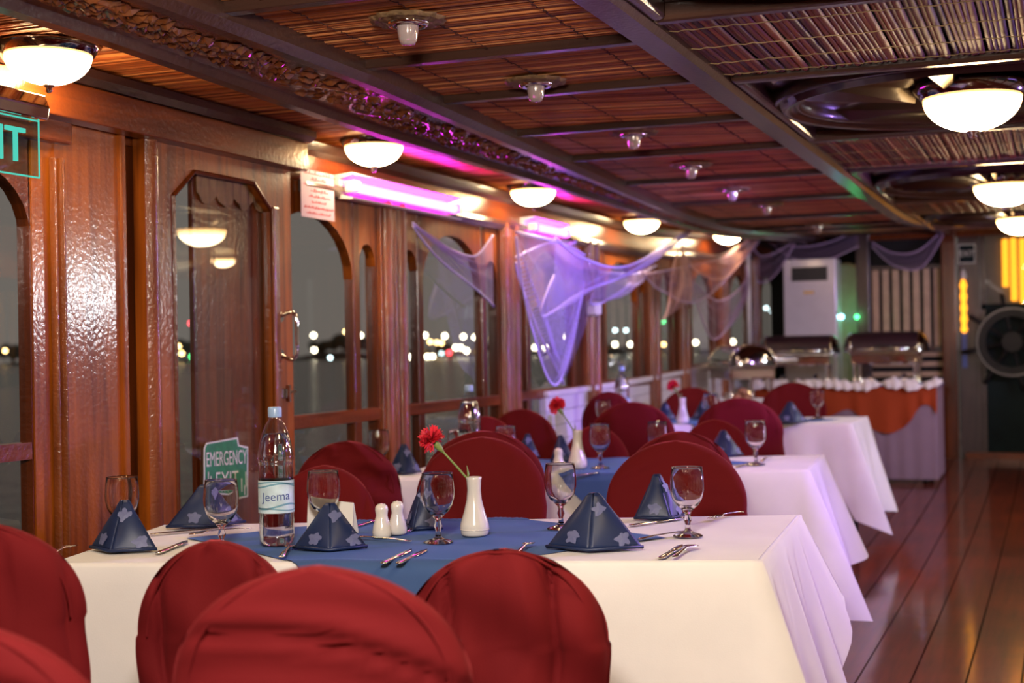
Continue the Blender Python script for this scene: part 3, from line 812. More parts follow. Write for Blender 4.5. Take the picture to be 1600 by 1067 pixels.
def lampX(px, py, X, z=None):
    p = onX(px, py, X); return Vector((p.x, p.y, (ZC - 0.0 if z is None else z) + sc(p.y)))
for (px, py, lb) in ((75, 78, 'nearest glowing dome lamp, above the hanging exit sign'), (584, 229, 'glowing dome lamp just above the long pink tube'), (833, 304, 'glowing dome lamp above the short pink tube'), (1003, 351, 'glowing dome lamp above the violet net'), (1137, 367, 'farthest glowing dome lamp on the port side, above the peach net')):
    p = onX(px, py, -2.37)
    dome_lamp((p.x, p.y, ZC + 0.01 + sc(p.y)), 0.108, 'dome', lb, LG)
ORDN = ['first', 'second', 'third', 'fourth', 'fifth', 'sixth', 'seventh', 'eighth', 'ninth', 'tenth', 'eleventh', 'twelfth', 'thirteenth', 'fourteenth', 'fifteenth', 'sixteenth', 'seventeenth', 'eighteenth', 'nineteenth', 'twentieth']
for k, Y in enumerate((1.0, -0.9, -2.8)):
    dome_lamp((-2.37, Y, ZC + 0.01), 0.108, 'dome', 'glowing dome lamp of the port row behind the camera, %s from the exit sign' % ORDN[k], LG)
for k, Y in enumerate((-2.8, -0.9, 1.0, 2.92, 4.74, 6.45, 8.36, 10.7)):
    dome_lamp((1.78, Y, ZC + sc(Y)), 0.108, 'dome', 'glowing dome lamp of the starboard row, %s from the stern bulkhead' % ORDN[k], LG)
for i, (Y, lb) in enumerate(((4.62, 'large glowing dome lamp nearest, in the petal coffer'), (7.30, 'large glowing dome lamp in the sunburst coffer'), (9.9, 'large glowing dome lamp lowest in view, over the ship wheel'))):
    dome_lamp((XC + 0.03, Y, ZC + 0.012 + sc(Y)), 0.148, 'dome_c', lb, 'centre ceiling lamps')
for k, Y in enumerate((2.25, -0.2, -2.6)):
    dome_lamp((XC + 0.03, Y, ZC + 0.01), 0.148, 'dome_c', 'large centre dome lamp aft of the petal coffer, %s toward the stern' % ORDN[k], 'centre ceiling lamps')

# unlit downlights with gilt roses
def downlight(loc, label, k=1.0):
    r = empty('downlight', loc)
    m = MB(); nn = 40; rs = []
    for q in range(nn + 1):
        a = 2 * PI * q / nn; wob = 1 + 0.07 * math.sin(12 * a)
        rs.append([(rr * wob * math.cos(a), rr * wob * math.sin(a), h) for rr, h in ((0.088, 0.0), (0.080, -0.010), (0.070, -0.004), (0.058, -0.012), (0.045, -0.006))])
    obj('gilt_rose', m.rings(rs, False, False, False), 'plaster_gold', r, smooth=True)
    obj('trim_ring', MB().lathe([(0.050, -0.004), (0.050, -0.014), (0.042, -0.020), (0.030, -0.016)], 28, capend=False), 'chrome', r, smooth=True)
    obj('glass_cup', MB().lathe([(0.026, -0.012), (0.025, -0.03), (0.021, -0.052), (0.016, -0.060), (0.004, -0.062)], 20, cap=False), 'cup_glass', r, smooth=True)
    tag(r, label, 'downlight', 'unlit downlights in the reed ceiling')
plain('cup_glass', (0.55, 0.44, 0.42), 0.12, noise=0.1, spec=0.8, trans=0.35)
ORD = ['nearest unlit downlight with gilt rose in the reed ceiling', 'second nearest unlit downlight in the reed ceiling', 'third unlit downlight from the camera in the reed ceiling', 'fourth unlit downlight from the camera in the reed ceiling', 'fifth unlit downlight from the camera in the reed ceiling', 'sixth unlit downlight from the camera in the reed ceiling', 'farthest tiny unlit downlight in the reed ceiling']
for (px, py), lb in zip(((637, 28), (837, 125), (990, 205), (1080, 256), (1144, 294), (1198, 318), (1278, 350)), ORD):
    p = onz(px, py, ZC, sc); p.z = ZC - 0.002 + sc(p.y)
    downlight(p, lb)

# pink tube fixtures on the port wall
def tube_light(y0, y1, z, label, mat='tube_pink', X=XW + 0.02, side=1, watt=0, col=(1, .2, 1)):
    r = empty('tube_light', (X, (y0 + y1) / 2, z)); h = (y1 - y0) / 2
    zs = -0.012 * h
    m = MB().rings([[(0.0, y, 0.045), (side * 0.075, y, 0.05), (side * 0.08, y, 0.044), (side * 0.02, y, 0.03), (side * 0.02, y, -0.03), (side * 0.08, y, -0.044), (side * 0.075, y, -0.05), (0.0, y, -0.045)] for y in (-h, h)])
    obj('housing', m, 'white_paint', r)
    obj('tube', MB().tube([(side * 0.055, -h + 0.07, 0), (side * 0.055, h - 0.03, 0)], 0.019, 12), mat, r, smooth=True)
    for (a, b) in ((-h + 0.02, -h + 0.07), (h - 0.03, h - 0.005)):
        obj('end_cap', MB().box(side * 0.03, side * 0.08, a, b, -0.022, 0.022), 'white_paint', r, bevel=0.006)
    tag(r, label, 'tube light', 'pink tube lights' if mat == 'tube_pink' else 'added tube lights outside the view')
    return r
a, b = onX(552, 290, -2.48), onX(722, 326, -2.48)
tube_light(a.y, b.y, (a.z + b.z) / 2 - 0.0, 'long glowing pink tube light over the near windows')
a, b = onX(836, 354, -2.48), onX(893, 364, -2.48)
tube_light(a.y, b.y, (a.z + b.z) / 2, 'short glowing pink tube light behind the violet net')
for k, Y in enumerate((2.2, 4.4, 7.6)):
    tube_light(Y - 0.5, Y + 0.5, 1.72, 'added violet tube light on the starboard wall, %s from the stern' % ORDN[k], 'tube_violet', XR - 0.045, -1)  # violet tubes added out of view to tint the deck
r = empty('added_panel', (XR - 0.05, 9.05, 1.68))  # added emitter for the white highlight on the port panelling
obj('panel_frame', MB().box(-0.03, 0.01, -0.36, 0.36, -0.13, 0.13), 'white_paint', r, bevel=0.006)
obj('panel_face', MB().add([(-0.032, -0.33, -0.10), (-0.032, 0.33, -0.10), (-0.032, 0.33, 0.10), (-0.032, -0.33, 0.10)], [(0, 3, 2, 1)]), 'panel_cool', r)
tag(r, 'added cool white panel standing in for an unseen bright source to starboard', 'light panel')

# violet cans and a flood added outside the frame for their light
def added_can(loc, target, label, col, power, angle, face, name='added_can', R=0.07, zend=None):
    r = empty(name, loc)
    d = (Vector(target) - Vector(loc)).normalized()
    q = d.to_track_quat('Z', 'Y').to_matrix()
    def tr(mb): mb.v = [tuple(q @ Vector(p)) for p in mb.v]; return mb
    obj('can', tr(MB().lathe([(R * 0.6, -0.16), (R * 0.9, -0.13), (R, 0.0), (R * 0.94, 0.0), (R * 0.85, -0.03)], 24, capend=False)), 'black_metal', r, smooth=True)
    obj('lens', tr(MB().lathe([(R * 0.9, -0.02), (0.003, -0.018)], 24, cap=False)), face, r)
    obj('bracket', MB().tube([(0, 0, 0.0), (0, 0, ZC - loc[2] if zend is None else zend)], 0.01, 8), 'black_metal', r)
    tag(r, label, 'spotlight')
    s = spot('beam', tuple(d * 0.02), tuple(d), col, power, angle, R * 0.8, 0.5, r)
    return r
added_can((0.9, 6.0, 1.80), (-2.2, 7.2, 1.35), 'added out-of-view spotlight throwing violet light on the nets', (0.36, 0.22, 1.0), L_PAR * 1.1, math.radians(36), 'par_face')
added_can((0.9, 5.1, 1.80), (-0.75, 4.6, 0.45), 'added out-of-view spotlight throwing violet light on the aisle ends of the near tables', (0.38, 0.22, 1.0), L_PAR * 0.36, math.radians(82), 'par_face')
added_can((0.9, 6.9, 1.80), (-1.15, 8.1, 0.55), 'added out-of-view spotlight throwing violet light on the farthest table', (0.38, 0.24, 1.0), L_PAR * 0.32, math.radians(56), 'par_face')
added_can((0.9, 9.2, 1.80), (-1.9, 12.0, 1.2), 'added out-of-view spotlight throwing mauve light on the far corner', (0.62, 0.42, 1.0), L_PAR * 0.26, math.radians(55), 'par_face')
added_can((1.45, 6.2, 0.85), (-0.9, 5.2, 2.0), 'added out-of-view uplighter washing the ceiling violet', (0.40, 0.22, 1.0), L_PAR * 0.15, math.radians(90), 'par_face', 'uplighter', 0.07, -0.83)
# added flood standing in for the camera flash, hung out of view
fl = added_can((-0.50, 0.78, 1.76), (-1.25, 4.2, 1.15), 'added white flood lamp standing in for the camera flash', (1.0, 0.89, 0.80), L_FLOOD, math.radians(150), 'flood_face', 'added_flood', 0.16)

# ================================================================== SIGNS
ex = empty('exit_sign', (-2.30, 2.70, 1.72))
p0, p1 = onX(60, 278, -2.30), onX(60, 190, -2.30)
ye = p0.y; zb_, zt2 = p0.z, p1.z
W_ = 0.36
obj('acrylic_sheet', MB().box(-0.003, 0.003, ye - W_ - 2.70, ye - 2.70, zb_ - 1.72, zt2 - 1.72), 'acrylic', ex)
ed = MB()
for (a, b) in (((ye - W_, zb_), (ye, zb_)), ((ye, zb_), (ye, zt2)), ((ye - W_, zt2), (ye, zt2)), ((ye - W_, zb_), (ye - W_, zt2))):
    ed.tube([(0.003, a[0] - 2.70, a[1] - 1.72), (0.003, b[0] - 2.70, b[1] - 1.72)], 0.0022, 6)
obj('lit_edge', ed, 'exit_glow', ex)
m = MB().rings([[(-0.03, y, 0), (0.03, y, 0), (0.036, y, 0.03), (0.022, y, 0.062), (-0.03, y, 0.062)] for y in (ye - W_ - 2.70, ye + 0.004 - 2.70)])
m.v = [(x, y, z + zt2 - 1.72) for x, y, z in m.v]
obj('housing', m, 'chrome', ex, bevel=0.004)
obj('hanger', MB().box(-0.012, 0.012, ye - W_ / 2 - 2.72, ye - W_ / 2 - 2.68, zt2 - 1.66, ZC + 0.02 - 1.72), 'steel', ex)
me = text_mesh('EXIT', 0.118, 0.003)
xs = [v.co.x for v in me.vertices]; mxx = max(xs)
yT = onX(36, 230, -2.30).y; zT = onX(25, 229, -2.30).z
map_mesh(me, lambda x, y, z: (0.006 - z, (x - mxx) + yT - 2.70, y + zT - 1.72))
me.materials.clear(); me.materials.append(MATS['exit_glow'])
obj('lettering', me, None, ex)
tag(ex, 'clear hanging exit sign with glowing green letters', 'exit sign')

# emergency exit sticker on the door glass
XS = xm + 0.004
def yz(px, py): q = onX(px, py, XS); return (q.y, q.z)
es = empty('emergency_sign', onX(352, 735, XS)); E0 = es.location.copy()
def flat(poly, x, th=0.002):
    k = len(poly)
    return MB().add([(x - E0.x, y - E0.y, z - E0.z) for y, z in poly] + [(x + th - E0.x, y - E0.y, z - E0.z) for y, z in poly],
                    [tuple(reversed(range(k))), tuple(range(k, 2 * k))] + [(i, (i + 1) % k, (i + 1) % k + k, i + k) for i in range(k)])
outer = [yz(318, 778), yz(366, 781), yz(387, 776), yz(387, 698), yz(373, 695), yz(371, 683), yz(322, 692), yz(318, 700)]
inner = [yz(320, 775), yz(365, 778), yz(385, 774), yz(385, 701), yz(371, 697), yz(369, 686), yz(323, 694), yz(320, 701)]
obj('sign_border', flat(outer, XS, 0.0015), 'sign_white', es)
obj('sign_face', flat(inner, XS + 0.0012, 0.0012), 'sign_green', es)
def place_text(s, c0, c1, cap_px, mat, par, depth, stretch=1.0):
    """lettering fitted between picture points c0 (left middle) and c1 (right middle)"""
    me = text_mesh(s, 0.1)
    xs = [v.co.x for v in me.vertices]; ys = [v.co.y for v in me.vertices]
    w = max(xs) - min(xs); h = max(ys) - min(ys); x_, y_ = min(xs), (min(ys) + max(ys)) / 2
    (ya, za), (yb, zb) = yz(*c0), yz(*c1)
    hh = abs(yz(c0[0], c0[1] - cap_px / 2)[1] - yz(c0[0], c0[1] + cap_px / 2)[1])
    map_mesh(me, lambda x, y, z: (depth - E0.x, lin(ya, yb, (x - x_) / w) - E0.y, lin(za, zb, (x - x_) / w) + (y - y_) / h * hh - E0.z))
    me.materials.clear(); me.materials.append(MATS[mat])
    return obj('lettering', me, None, par)
obj('pale_band', flat([yz(320, 729), yz(385, 722), yz(385, 700), yz(320, 706)], XS + 0.0024, 0.0006), 'sign_green', es)
place_text('EMERGENCY', (321, 718), (384, 713), 23, 'sign_white', es, XS + 0.0042)
place_text('EXIT', (336, 750), (371, 747), 24, 'sign_white', es, XS + 0.0042)
sb = MB()
for k in range(26):
    y_, z_ = lin(320, 384, random.random()), random.uniform(735, 775)
    if 334 < y_ < 373 and z_ < 765: continue
    (a, b), (c, d) = yz(y_, z_), yz(y_ + 1.0, min(775, z_ + random.uniform(8, 26)))
    sb.box(XS + 0.0024 - E0.x, XS + 0.003 - E0.x, a - E0.y, a + 0.004 - E0.y, d - E0.z, b - E0.z)
obj('worn_streaks', sb, 'sign_white', es)['kind'] = 'stuff'
tag(es, 'worn green EMERGENCY EXIT sticker on the sliding door glass', 'sign')

# pink notice with red script
XN = -2.53
n0, n1 = onX(469, 262, XN), onX(522, 346, XN)
no = empty('notice', (XN, n0.y, n1.z))
hw, hh = n1.y - n0.y, n0.z - n1.z
obj('sheet', MB().box(0, 0.002, 0, hw, 0.0, hh), 'paper_pink', no)
tx = MB(); rnd = random.Random(11)
for li, (w, s_) in enumerate(((0.84, .07), (0.42, .055), (0.86, .06), (0.46, .055), (0.55, .04), (0.4, .035), (0.85, .04), (0.7, .04))):
    zc = hh * (0.92 - li * 0.118); y = hw * (0.5 - w / 2)
    while y < hw * (0.5 + w / 2):
        L = rnd.uniform(0.05, 0.13) * hw; t = 0.018 * hh
        up = rnd.choice((0.2, 0.6, 1.0, 1.0)) * s_ * hh
        tx.box(0.002, 0.0026, y, y + L, zc - t / 2, zc + t / 2)
        tx.box(0.002, 0.0026, y + L * 0.7, y + L * 0.7 + 0.012 * hw * 2, zc, zc + up)
        if rnd.random() < 0.5: tx.box(0.002, 0.0026, y + L * 0.3, y + L * 0.3 + 0.02 * hw, zc + s_ * hh * 0.6, zc + s_ * hh * 0.6 + 0.012 * hh)
        if rnd.random() < 0.4: tx.box(0.002, 0.0026, y + L * 0.4, y + L * 0.4 + 0.02 * hw, zc - s_ * hh * 0.5, zc - s_ * hh * 0.5 + 0.012 * hh)
        y += L * rnd.uniform(0.9, 1.15)
obj('red_script', tx, 'red_ink', no)
tag(no, 'pink paper notice with red script beside the door', 'notice')

# white wall speaker
p = onX(927, 482, -2.50)
sp = empty('wall_speaker', p)
obj('speaker_box', MB().box(-0.03, 0.035, -0.045, 0.045, -0.04, 0.04), 'white_paint', sp, bevel=0.012)
obj('speaker_grille', MB().box(0.035, 0.038, -0.035, 0.035, -0.03, 0.03), 'paper', sp)
tag(sp, 'small white loudspeaker on the post between far windows', 'speaker')

# ================================================================== TABLES AND CLOTHS
def V2(a): return Vector((a[0], a[1]))
TABLES = {
    1: dict(c=[(-2.164, 2.632), (-0.618, 3.068), (-0.68, 3.932), (-2.333, 3.32)], z=0.75, drops=[0.62, 0.42, 0.26, 0.45], cor=[0.1, 0.10, -0.13, 0.05], pos='nearest dining table'),
    2: dict(c=[(-2.33, 4.68), (-0.889, 5.326), (-0.947, 6.06), (-2.44, 5.42)], z=0.75, drops=[0.55, 0.44, 0.26, 0.4], cor=[0.05, 0.05, 0.05, 0.05], pos='middle dining table'),
    3: dict(c=[(-2.44, 7.72), (-1.106, 8.05), (-1.112, 8.79), (-2.46, 8.45)], z=0.75, drops=[0.19, 0.55, 0.24, 0.24], cor=[0.0, 0.24, 0.20, 0.0], pos='farthest dining table'),
}
def make_table(k):
    T = TABLES[k]; c = [V2(p) for p in T['c']]
    cen = sum(c, Vector((0, 0))) / 4; S = sf(cen.y); T['S'] = S; T['top'] = T['z'] + S; T['cen'] = cen
    t = empty('dining_table', (cen.x, cen.y, S))
    ins = [cen + (p - cen) * 0.985 - cen for p in c]
    zt = T['z'] - 0.006
    obj('tabletop', MB().add([(p.x, p.y, zt - 0.03) for p in ins] + [(p.x, p.y, zt) for p in ins], [(3, 2, 1, 0), (4, 5, 6, 7), (0, 1, 5, 4), (1, 2, 6, 5), (2, 3, 7, 6), (3, 0, 4, 7)]), 'varnish_y', t)
    for p in ins:
        q = p * 0.9
        obj('leg', MB().tube([(q.x, q.y, 0.0), (q.x, q.y, zt - 0.03)], 0.016, 10), 'black_metal', t, smooth=True)
    tag(t, '%s on black legs under a white cloth' % T['pos'], 'table', 'dining tables')
    # cloth
    cl = MB(); per = []
    nper = 44
    for e in range(4):
        a, b = c[e], c[(e + 1) % 4]
        d = (b - a); L = d.length; d.normalize(); nrm = Vector((d.y, -d.x))
        for i in range(nper):
            u = i / nper
            w0 = max(0, 1 - u * L / 0.16); w1 = max(0, 1 - (1 - u) * L / 0.16)
            pv = c[e] - c[(e - 1) % 4]; pn = Vector((pv.y, -pv.x)).normalized()
            nv = c[(e + 2) % 4] - c[(e + 1) % 4]; nn_ = Vector((nv.y, -nv.x)).normalized()
            nr = (nrm + pn * 0.5 * w0 * 2 * 0.5 + nn_ * 0.5 * w1 * 2 * 0.5).normalized()
            drop = T['drops'][e]
            if w0 > 0: drop = lin(drop, (T['drops'][(e - 1) % 4] + T['drops'][e]) / 2 + T['cor'][e], w0)
            if w1 > 0: drop = lin(drop, (T['drops'][(e + 1) % 4] + T['drops'][e]) / 2 + T['cor'][(e + 1) % 4], w1)
            per.append((a + d * (L * u), nr, drop, max(w0, w1), e, u * L))
    rs = []
    levels = [(-0.012, 0.0), (-0.004, 0.0006), (0.0, 0.003), (0.004, 0.010)] + [(None, v) for v in (0.06, 0.14, 0.25, 0.38, 0.52, 0.66, 0.8, 0.9, 1.0)]
    for off, v in levels:
        ring = []
        for (p, nr, drop, cw, e, arc) in per:
            if off is not None:
                q = p + nr * off; z = T['z'] - v
            else:
                fold = 0.020 * math.sin(arc * 19 + e * 1.7) + 0.012 * math.sin(arc * 41 + e)
                if e in (1, 3): fold *= 1.7
                cor = 0.075 * cw * v
                side = (0.10 if e == 1 else 0.03) * v
                q = p + nr * (0.006 + side + cor + fold * v * (0.55 + 0.6 * cw))
                z = T['z'] - 0.012 - (drop - 0.012) * v + 0.008 * math.sin(arc * 9 + e) * v
            ring.append((q.x - cen.x, q.y - cen.y, z))
        rs.append(ring)
    cl.rings(rs, True, False, False)
    cl.f.append(tuple(range(len(per))))
    o = obj('tablecloth', cl, 'white_cloth', loc=(cen.x, cen.y, S + 0.0008), smooth=True)
    o.data.polygons[len(cl.f) - 1].use_smooth = False
    tag(o, 'white cloth draped over the %s' % T['pos'], 'tablecloth', 'white tablecloths')
    return T
for k in TABLES: make_table(k)
def overlay(k, center, side, ang, label):
    T = TABLES[k]; c = [V2(p) for p in T['c']]; top = T['top']
    lines = []
    for e in range(4):
        d = (c[(e + 1) % 4] - c[e]).normalized(); lines.append((c[e], Vector((d.y, -d.x))))
    ca, sa = math.cos(ang), math.sin(ang)
    def fn(u, v):
        x, y = (u - 0.5) * side, (v - 0.5) * side
        p = Vector((center[0] + x * ca - y * sa, center[1] + x * sa + y * ca)); z = top + 0.003 + 0.0012 * math.sin(p.x * 31 + p.y * 13)
        for e in range(4):
            o_, n_ = lines[e]; dd = (p - o_).dot(n_)
            if dd > 0:
                p = p - n_ * dd + n_ * (0.004 + min(0.022, dd * 0.8) + (0.02 + (0.10 if e == 1 else 0.03)) * dd / 0.5); z -= max(0.0, dd - 0.008)
            elif dd > -0.03: z += 0.003
        return (p.x - center[0], p.y - center[1], z - top)
    o = obj('table_overlay', MB().grid(fn, 96, 96), 'blue_cloth', loc=(center[0], center[1], top), smooth=True)
    tag(o, label, 'table overlay', 'blue overlays')
overlay(1, (-1.50, 3.22), 0.86, math.radians(45 + 14), 'blue diamond overlay on the nearest table')
overlay(2, (-1.70, 5.37), 0.86, math.radians(45 + 24), 'blue diamond overlay on the middle table')
overlay(3, (-1.80, 8.24), 0.86, math.radians(45 + 14), 'blue diamond overlay on the farthest table')

# ================================================================== CHAIRS
def chair(px, topy, dep, w, rot, label, style=0, fold=1.0):
    g = ond(px, 545, dep); S = sf(g.y)
    h = ond(px, topy, dep).z - S
    r = empty('banquet_chair', (g.x, g.y, S), math.radians(rot))
    rnd = random.Random(int(px * 7 + topy)); ph = rnd.uniform(0, 6)
    near = dep < 3
    n = 128 if near else 56
    DH = 0.175
    zs = h - DH; nl_ = 26 if near else 10
    lev = [0.03, 0.15, 0.28, 0.40, 0.46] + [lin(0.50, zs, t / nl_) for t in range(nl_ + 1)] + [zs + DH * math.sin(t / 18 * PI / 2) for t in range(1, 19)]
    crease = lambda s: (1 - abs(math.sin(s))) ** 4
    rs = []
    for z in lev:
        if z <= zs: hwid = w / 2 * (1.0 + 0.10 * max(0, (0.5 - z) / 0.5) - 0.02 * max(0, (z - 0.5) / (zs - 0.5))) ; th = 0.038
        else:
            q = min(1.0, (z - zs) / DH)
            hwid = max(0.012, w / 2 * 0.98 * (1 - q ** 2.0) ** 0.52); th = 0.038 - 0.012 * q ** 3
        ring = []
        for j in range(n):
            a = 2 * PI * j / n; ca, sa = math.cos(a), math.sin(a)
            e = 0.5
            x = hwid * math.copysign(abs(ca) ** e, ca); y = th * math.copysign(abs(sa) ** 0.75, sa)
            xn = x / (w / 2)
            y += -0.16 * max(0, z - 0.42) + 0.028 * xn * xn                # recline, slight wrap
            sg = -1.0 if sa < 0 else 1.0
            if style == 0:      # pleats falling from the top seam
                fade = sm((z - zs + 0.20) / 0.22) * (1 - 0.7 * sm((z - h + 0.05) / 0.05))
                y += sg * fold * (-0.024 * crease(x * 30 + ph + 1.6 * (z - zs) + 0.5 * math.sin(x * 9)) + 0.006 * math.sin(x * 52 + ph)) * fade
                y += sg * fold * 0.006 * math.sin(z * 34 + 4 * xn + ph)
            elif style == 1:    # long drag folds running across
                c_ = (z - 0.30 * DH * (1 - xn * xn)) * 30 + ph + 1.2 * xn
                y += sg * fold * (-0.028 * crease(c_) + 0.007 * math.sin(2 * c_ + 1)) * sm((z - 0.5) / 0.12) * (1 - 0.25 * abs(xn)) * (1 - sm((z - h + 0.07) / 0.05))
            else:               # bunched
                y += sg * fold * (0.010 * math.sin((z + 0.10 * xn) * 55 + ph + 3 * math.sin(x * 16)) - 0.008 * crease(z * 60 + 2 * xn)) * sm((z - zs + 0.1) / 0.08)
            x += 0.004 * math.sin(z * 30 + ph) * (z < zs)
            ring.append((x, y, z))
        rs.append(ring)
    obj('back_cover', MB().rings(rs), 'red_fabric', r, smooth=True)
    seam = []
    for t in range(33):
        q = math.sin(PI * t / 32) * 0.985; z = zs + DH * q
        hx = w / 2 * 0.98 * max(0.0, 1 - q * q) ** 0.52 * 0.86 * (1 if t < 16 else -1)
        xn = hx / (w / 2); th = 0.038 - 0.012 * q ** 3
        seam.append((hx, -0.16 * (z - 0.42) + 0.028 * xn * xn - th * 0.76, z))
    obj('seam', MB().tube(seam, 0.0022, 5), 'red_fabric', r)
    rs = []
    for z, o_ in ((0.06, 0.012), (0.25, 0.006), (0.40, 0.0), (0.445, 0.0), (0.462, -0.012), (0.468, -0.05)):
        ring = []
        for j in range(36):
            a = 2 * PI * j / 36; ca, sa = math.cos(a), math.sin(a)
            f = 0.008 * math.sin(j * 2.1 + ph) * (z < 0.3)
            ring.append(((w * 0.52 + o_ + f) * math.copysign(abs(ca) ** 0.4, ca), 0.215 + (0.21 + o_ + f) * math.copysign(abs(sa) ** 0.4, sa), z))
        rs.append(ring)
    obj('seat_cover', MB().rings(rs), 'red_fabric', r, smooth=True)
    for sx in (-1, 1):
        for yy in (0.02, 0.39):
            obj('leg', MB().tube([(sx * w * 0.43, yy, 0.0), (sx * w * 0.42, yy, 0.30)], 0.011, 8), 'black_metal', r)
    tag(r, label, 'chair', 'red covered banquet chairs')
    return r
CH = [
    # near side of the nearest table
    (500, 873, 2.00, 0.425, 20, 'brightest red covered chair, closest in the middle foreground', 1, 1.0),
    (333, 838, 2.72, 0.30, 30, 'red covered chair turned aside at the left of the nearest table', 0, 1.0),
    (783, 850, 2.62, 0.385, 17, 'red covered chair with pleated back before the nearest table, right of the brightest chair', 0, 1.3),
    (-62, 806, 2.45, 0.41, 40, 'dark red covered chair cut by the left edge, taller one', 0, 0.6),
    (-85, 952, 1.78, 0.42, 25, 'red covered chair corner at the bottom left of the view', 1, 0.6),
    # far side of the nearest table
    (497, 731, 4.10, 0.33, 200, 'low red covered chair behind the big water bottle', 0, 0.5),
    (745, 686, 4.20, 0.395, 196, 'smooth red covered chair behind the nearest carnation vase', 0, 0.25),
    (1052, 692, 4.10, 0.415, 194, 'red covered chair behind the two right goblets of the nearest table', 1, 0.5),
    # near side of the middle table
    (540, 687, 4.72, 0.36, 26, 'red covered chair with bunched folds beside the sliding door', 2, 1.2),
    (752, 671, 4.55, 0.40, 24, 'red covered chair back to back behind the smooth one', 0, 0.5),
    (1056, 672, 4.60, 0.37, 22, 'red covered chair peeking over the one behind the right goblets', 0, 0.9),
    # far side of the middle table
    (757, 652, 5.98, 0.31, 205, 'red covered chair just behind the bottle of the middle table', 0, 0.5),
    (930, 667, 6.15, 0.30, 205, 'low red covered chair behind the middle carnation vase', 0, 0.4),
    (1118, 657, 6.15, 0.33, 202, 'low red covered chair behind the napkin of the middle table', 0, 0.4),
    # near side of the farthest table
    (815, 638, 6.45, 0.335, 16, 'red covered chair left of the middle carnation, by the windows', 0, 0.5),
    (987, 627, 6.85, 0.42, 14, 'red covered chair in the centre with a pale tag on its shoulder', 0, 0.3),
    (1153, 621, 7.05, 0.44, 12, 'darkest red covered chair behind the right goblet of the middle table', 0, 0.4),
    # far side of the farthest table
    (950, 611, 7.55, 0.30, 16, 'far red covered chair behind the farthest water bottle', 0, 0.4),
    (1080, 606, 8.90, 0.41, 194, 'far red covered chair behind the farthest carnation vase', 0, 0.4),
    (1238, 598, 8.95, 0.42, 190, 'far red covered chair right, in front of the buffet', 0, 0.4),
]
for c in CH: chair(*c)
# ================================================================== TABLEWARE
def glass_solid():
    m, nt, out = new_mat('glass_solid')
    g = N(nt, 'ShaderNodeBsdfGlass'); g.inputs['Roughness'].default_value = 0.02; g.inputs['IOR'].default_value = 1.45
    nt.links.new(g.outputs[0], out.inputs[0])
glass_solid()
def water_in():
    m, nt, out = new_mat('still_water')
    g = N(nt, 'ShaderNodeBsdfGlass'); g.inputs['Roughness'].default_value = 0.0; g.inputs['IOR'].default_value = 1.33; g.inputs[0].default_value = (0.97, 0.985, 1, 1)
    nt.links.new(g.outputs[0], out.inputs[0])
water_in()
GOB = None
def goblet(loc, label, group):
    global GOB
    if GOB is None:
        r = empty('goblet', loc)
        obj('bowl', MB().lathe([(0.001, 0.0665), (0.016, 0.0668), (0.027, 0.076), (0.036, 0.091), (0.0410, 0.110), (0.0415, 0.125), (0.0400, 0.145), (0.0375, 0.166), (0.0372, 0.168), (0.0362, 0.166), (0.0385, 0.145), (0.0398, 0.125), (0.039, 0.110), (0.034, 0.092), (0.025, 0.079), (0.010, 0.070), (0.001, 0.068)], 32, cap=True, capend=True), 'glass_solid', r, smooth=True)
        rm = [(0.0372 * math.cos(2 * PI * q / 32), 0.0372 * math.sin(2 * PI * q / 32), 0.168) for q in range(33)]
        obj('rim', MB().tube(rm, 0.0009, 5, False), 'glass_solid', r, smooth=True)
        obj('stem', MB().lathe([(0.0365, 0.0), (0.0365, 0.002), (0.030, 0.005), (0.012, 0.010), (0.0065, 0.018), (0.0060, 0.030), (0.0098, 0.040), (0.0065, 0.050), (0.0085, 0.058), (0.016, 0.066), (0.002, 0.067)], 24), 'glass_solid', r, smooth=True)
        GOB = r
    else:
        r = copy_tree(GOB); r.location = loc
    tag(r, label, 'goblet', group)
    return r
def rim_at(px, py, T):
    top = TABLES[T]['top']; d = ray(px, py); t = (top + 0.168 - CAM[2]) / d[2]
    p = Vector(CAM + t * d); p.z = top + 0.0012; return p
def top_at(px, py, T, dz=0.0012):
    top = TABLES[T]['top']; d = ray(px, py); t = (top + dz - CAM[2]) / d[2]
    return Vector(CAM + t * d)
OV = 0.0045
for (px, py, T, lb) in (
    (190, 748, 1, 'empty goblet behind the leftmost napkin'), (345, 753, 1, 'empty goblet in front of the emergency sticker'),
    (505, 739, 1, 'empty goblet behind the white folded card'), (683, 742, 1, 'empty goblet left of the nearest carnation vase'),
    (875, 727, 1, 'empty goblet between the nearest vase and the large napkin'), (1073, 733, 1, 'empty goblet at the right end of the nearest table'),
    (591, 674, 2, 'violet-lit goblet on the middle table by the windows'), (790, 668, 2, 'goblet on the middle table half hidden by chair backs, left'),
    (716, 673, 2, 'goblet beside the bottle of the middle table'), (937, 665, 2, 'goblet beside the middle carnation vase'),
    (1027, 661, 2, 'goblet showing only its rim above the centre chairs'), (1180, 660, 2, 'goblet at the right end of the middle table'),
    (1277, 611, 3, 'goblet at the right end of the farthest table'), (943, 627, 3, 'goblet left of the farthest water bottle'), (1110, 617, 3, 'goblet right of the farthest carnation vase')):
    p = rim_at(px, py, T)
    if T == 3: p.z += 0.002
    p.z += OV - 0.001
    goblet(p, lb, 'water goblets')

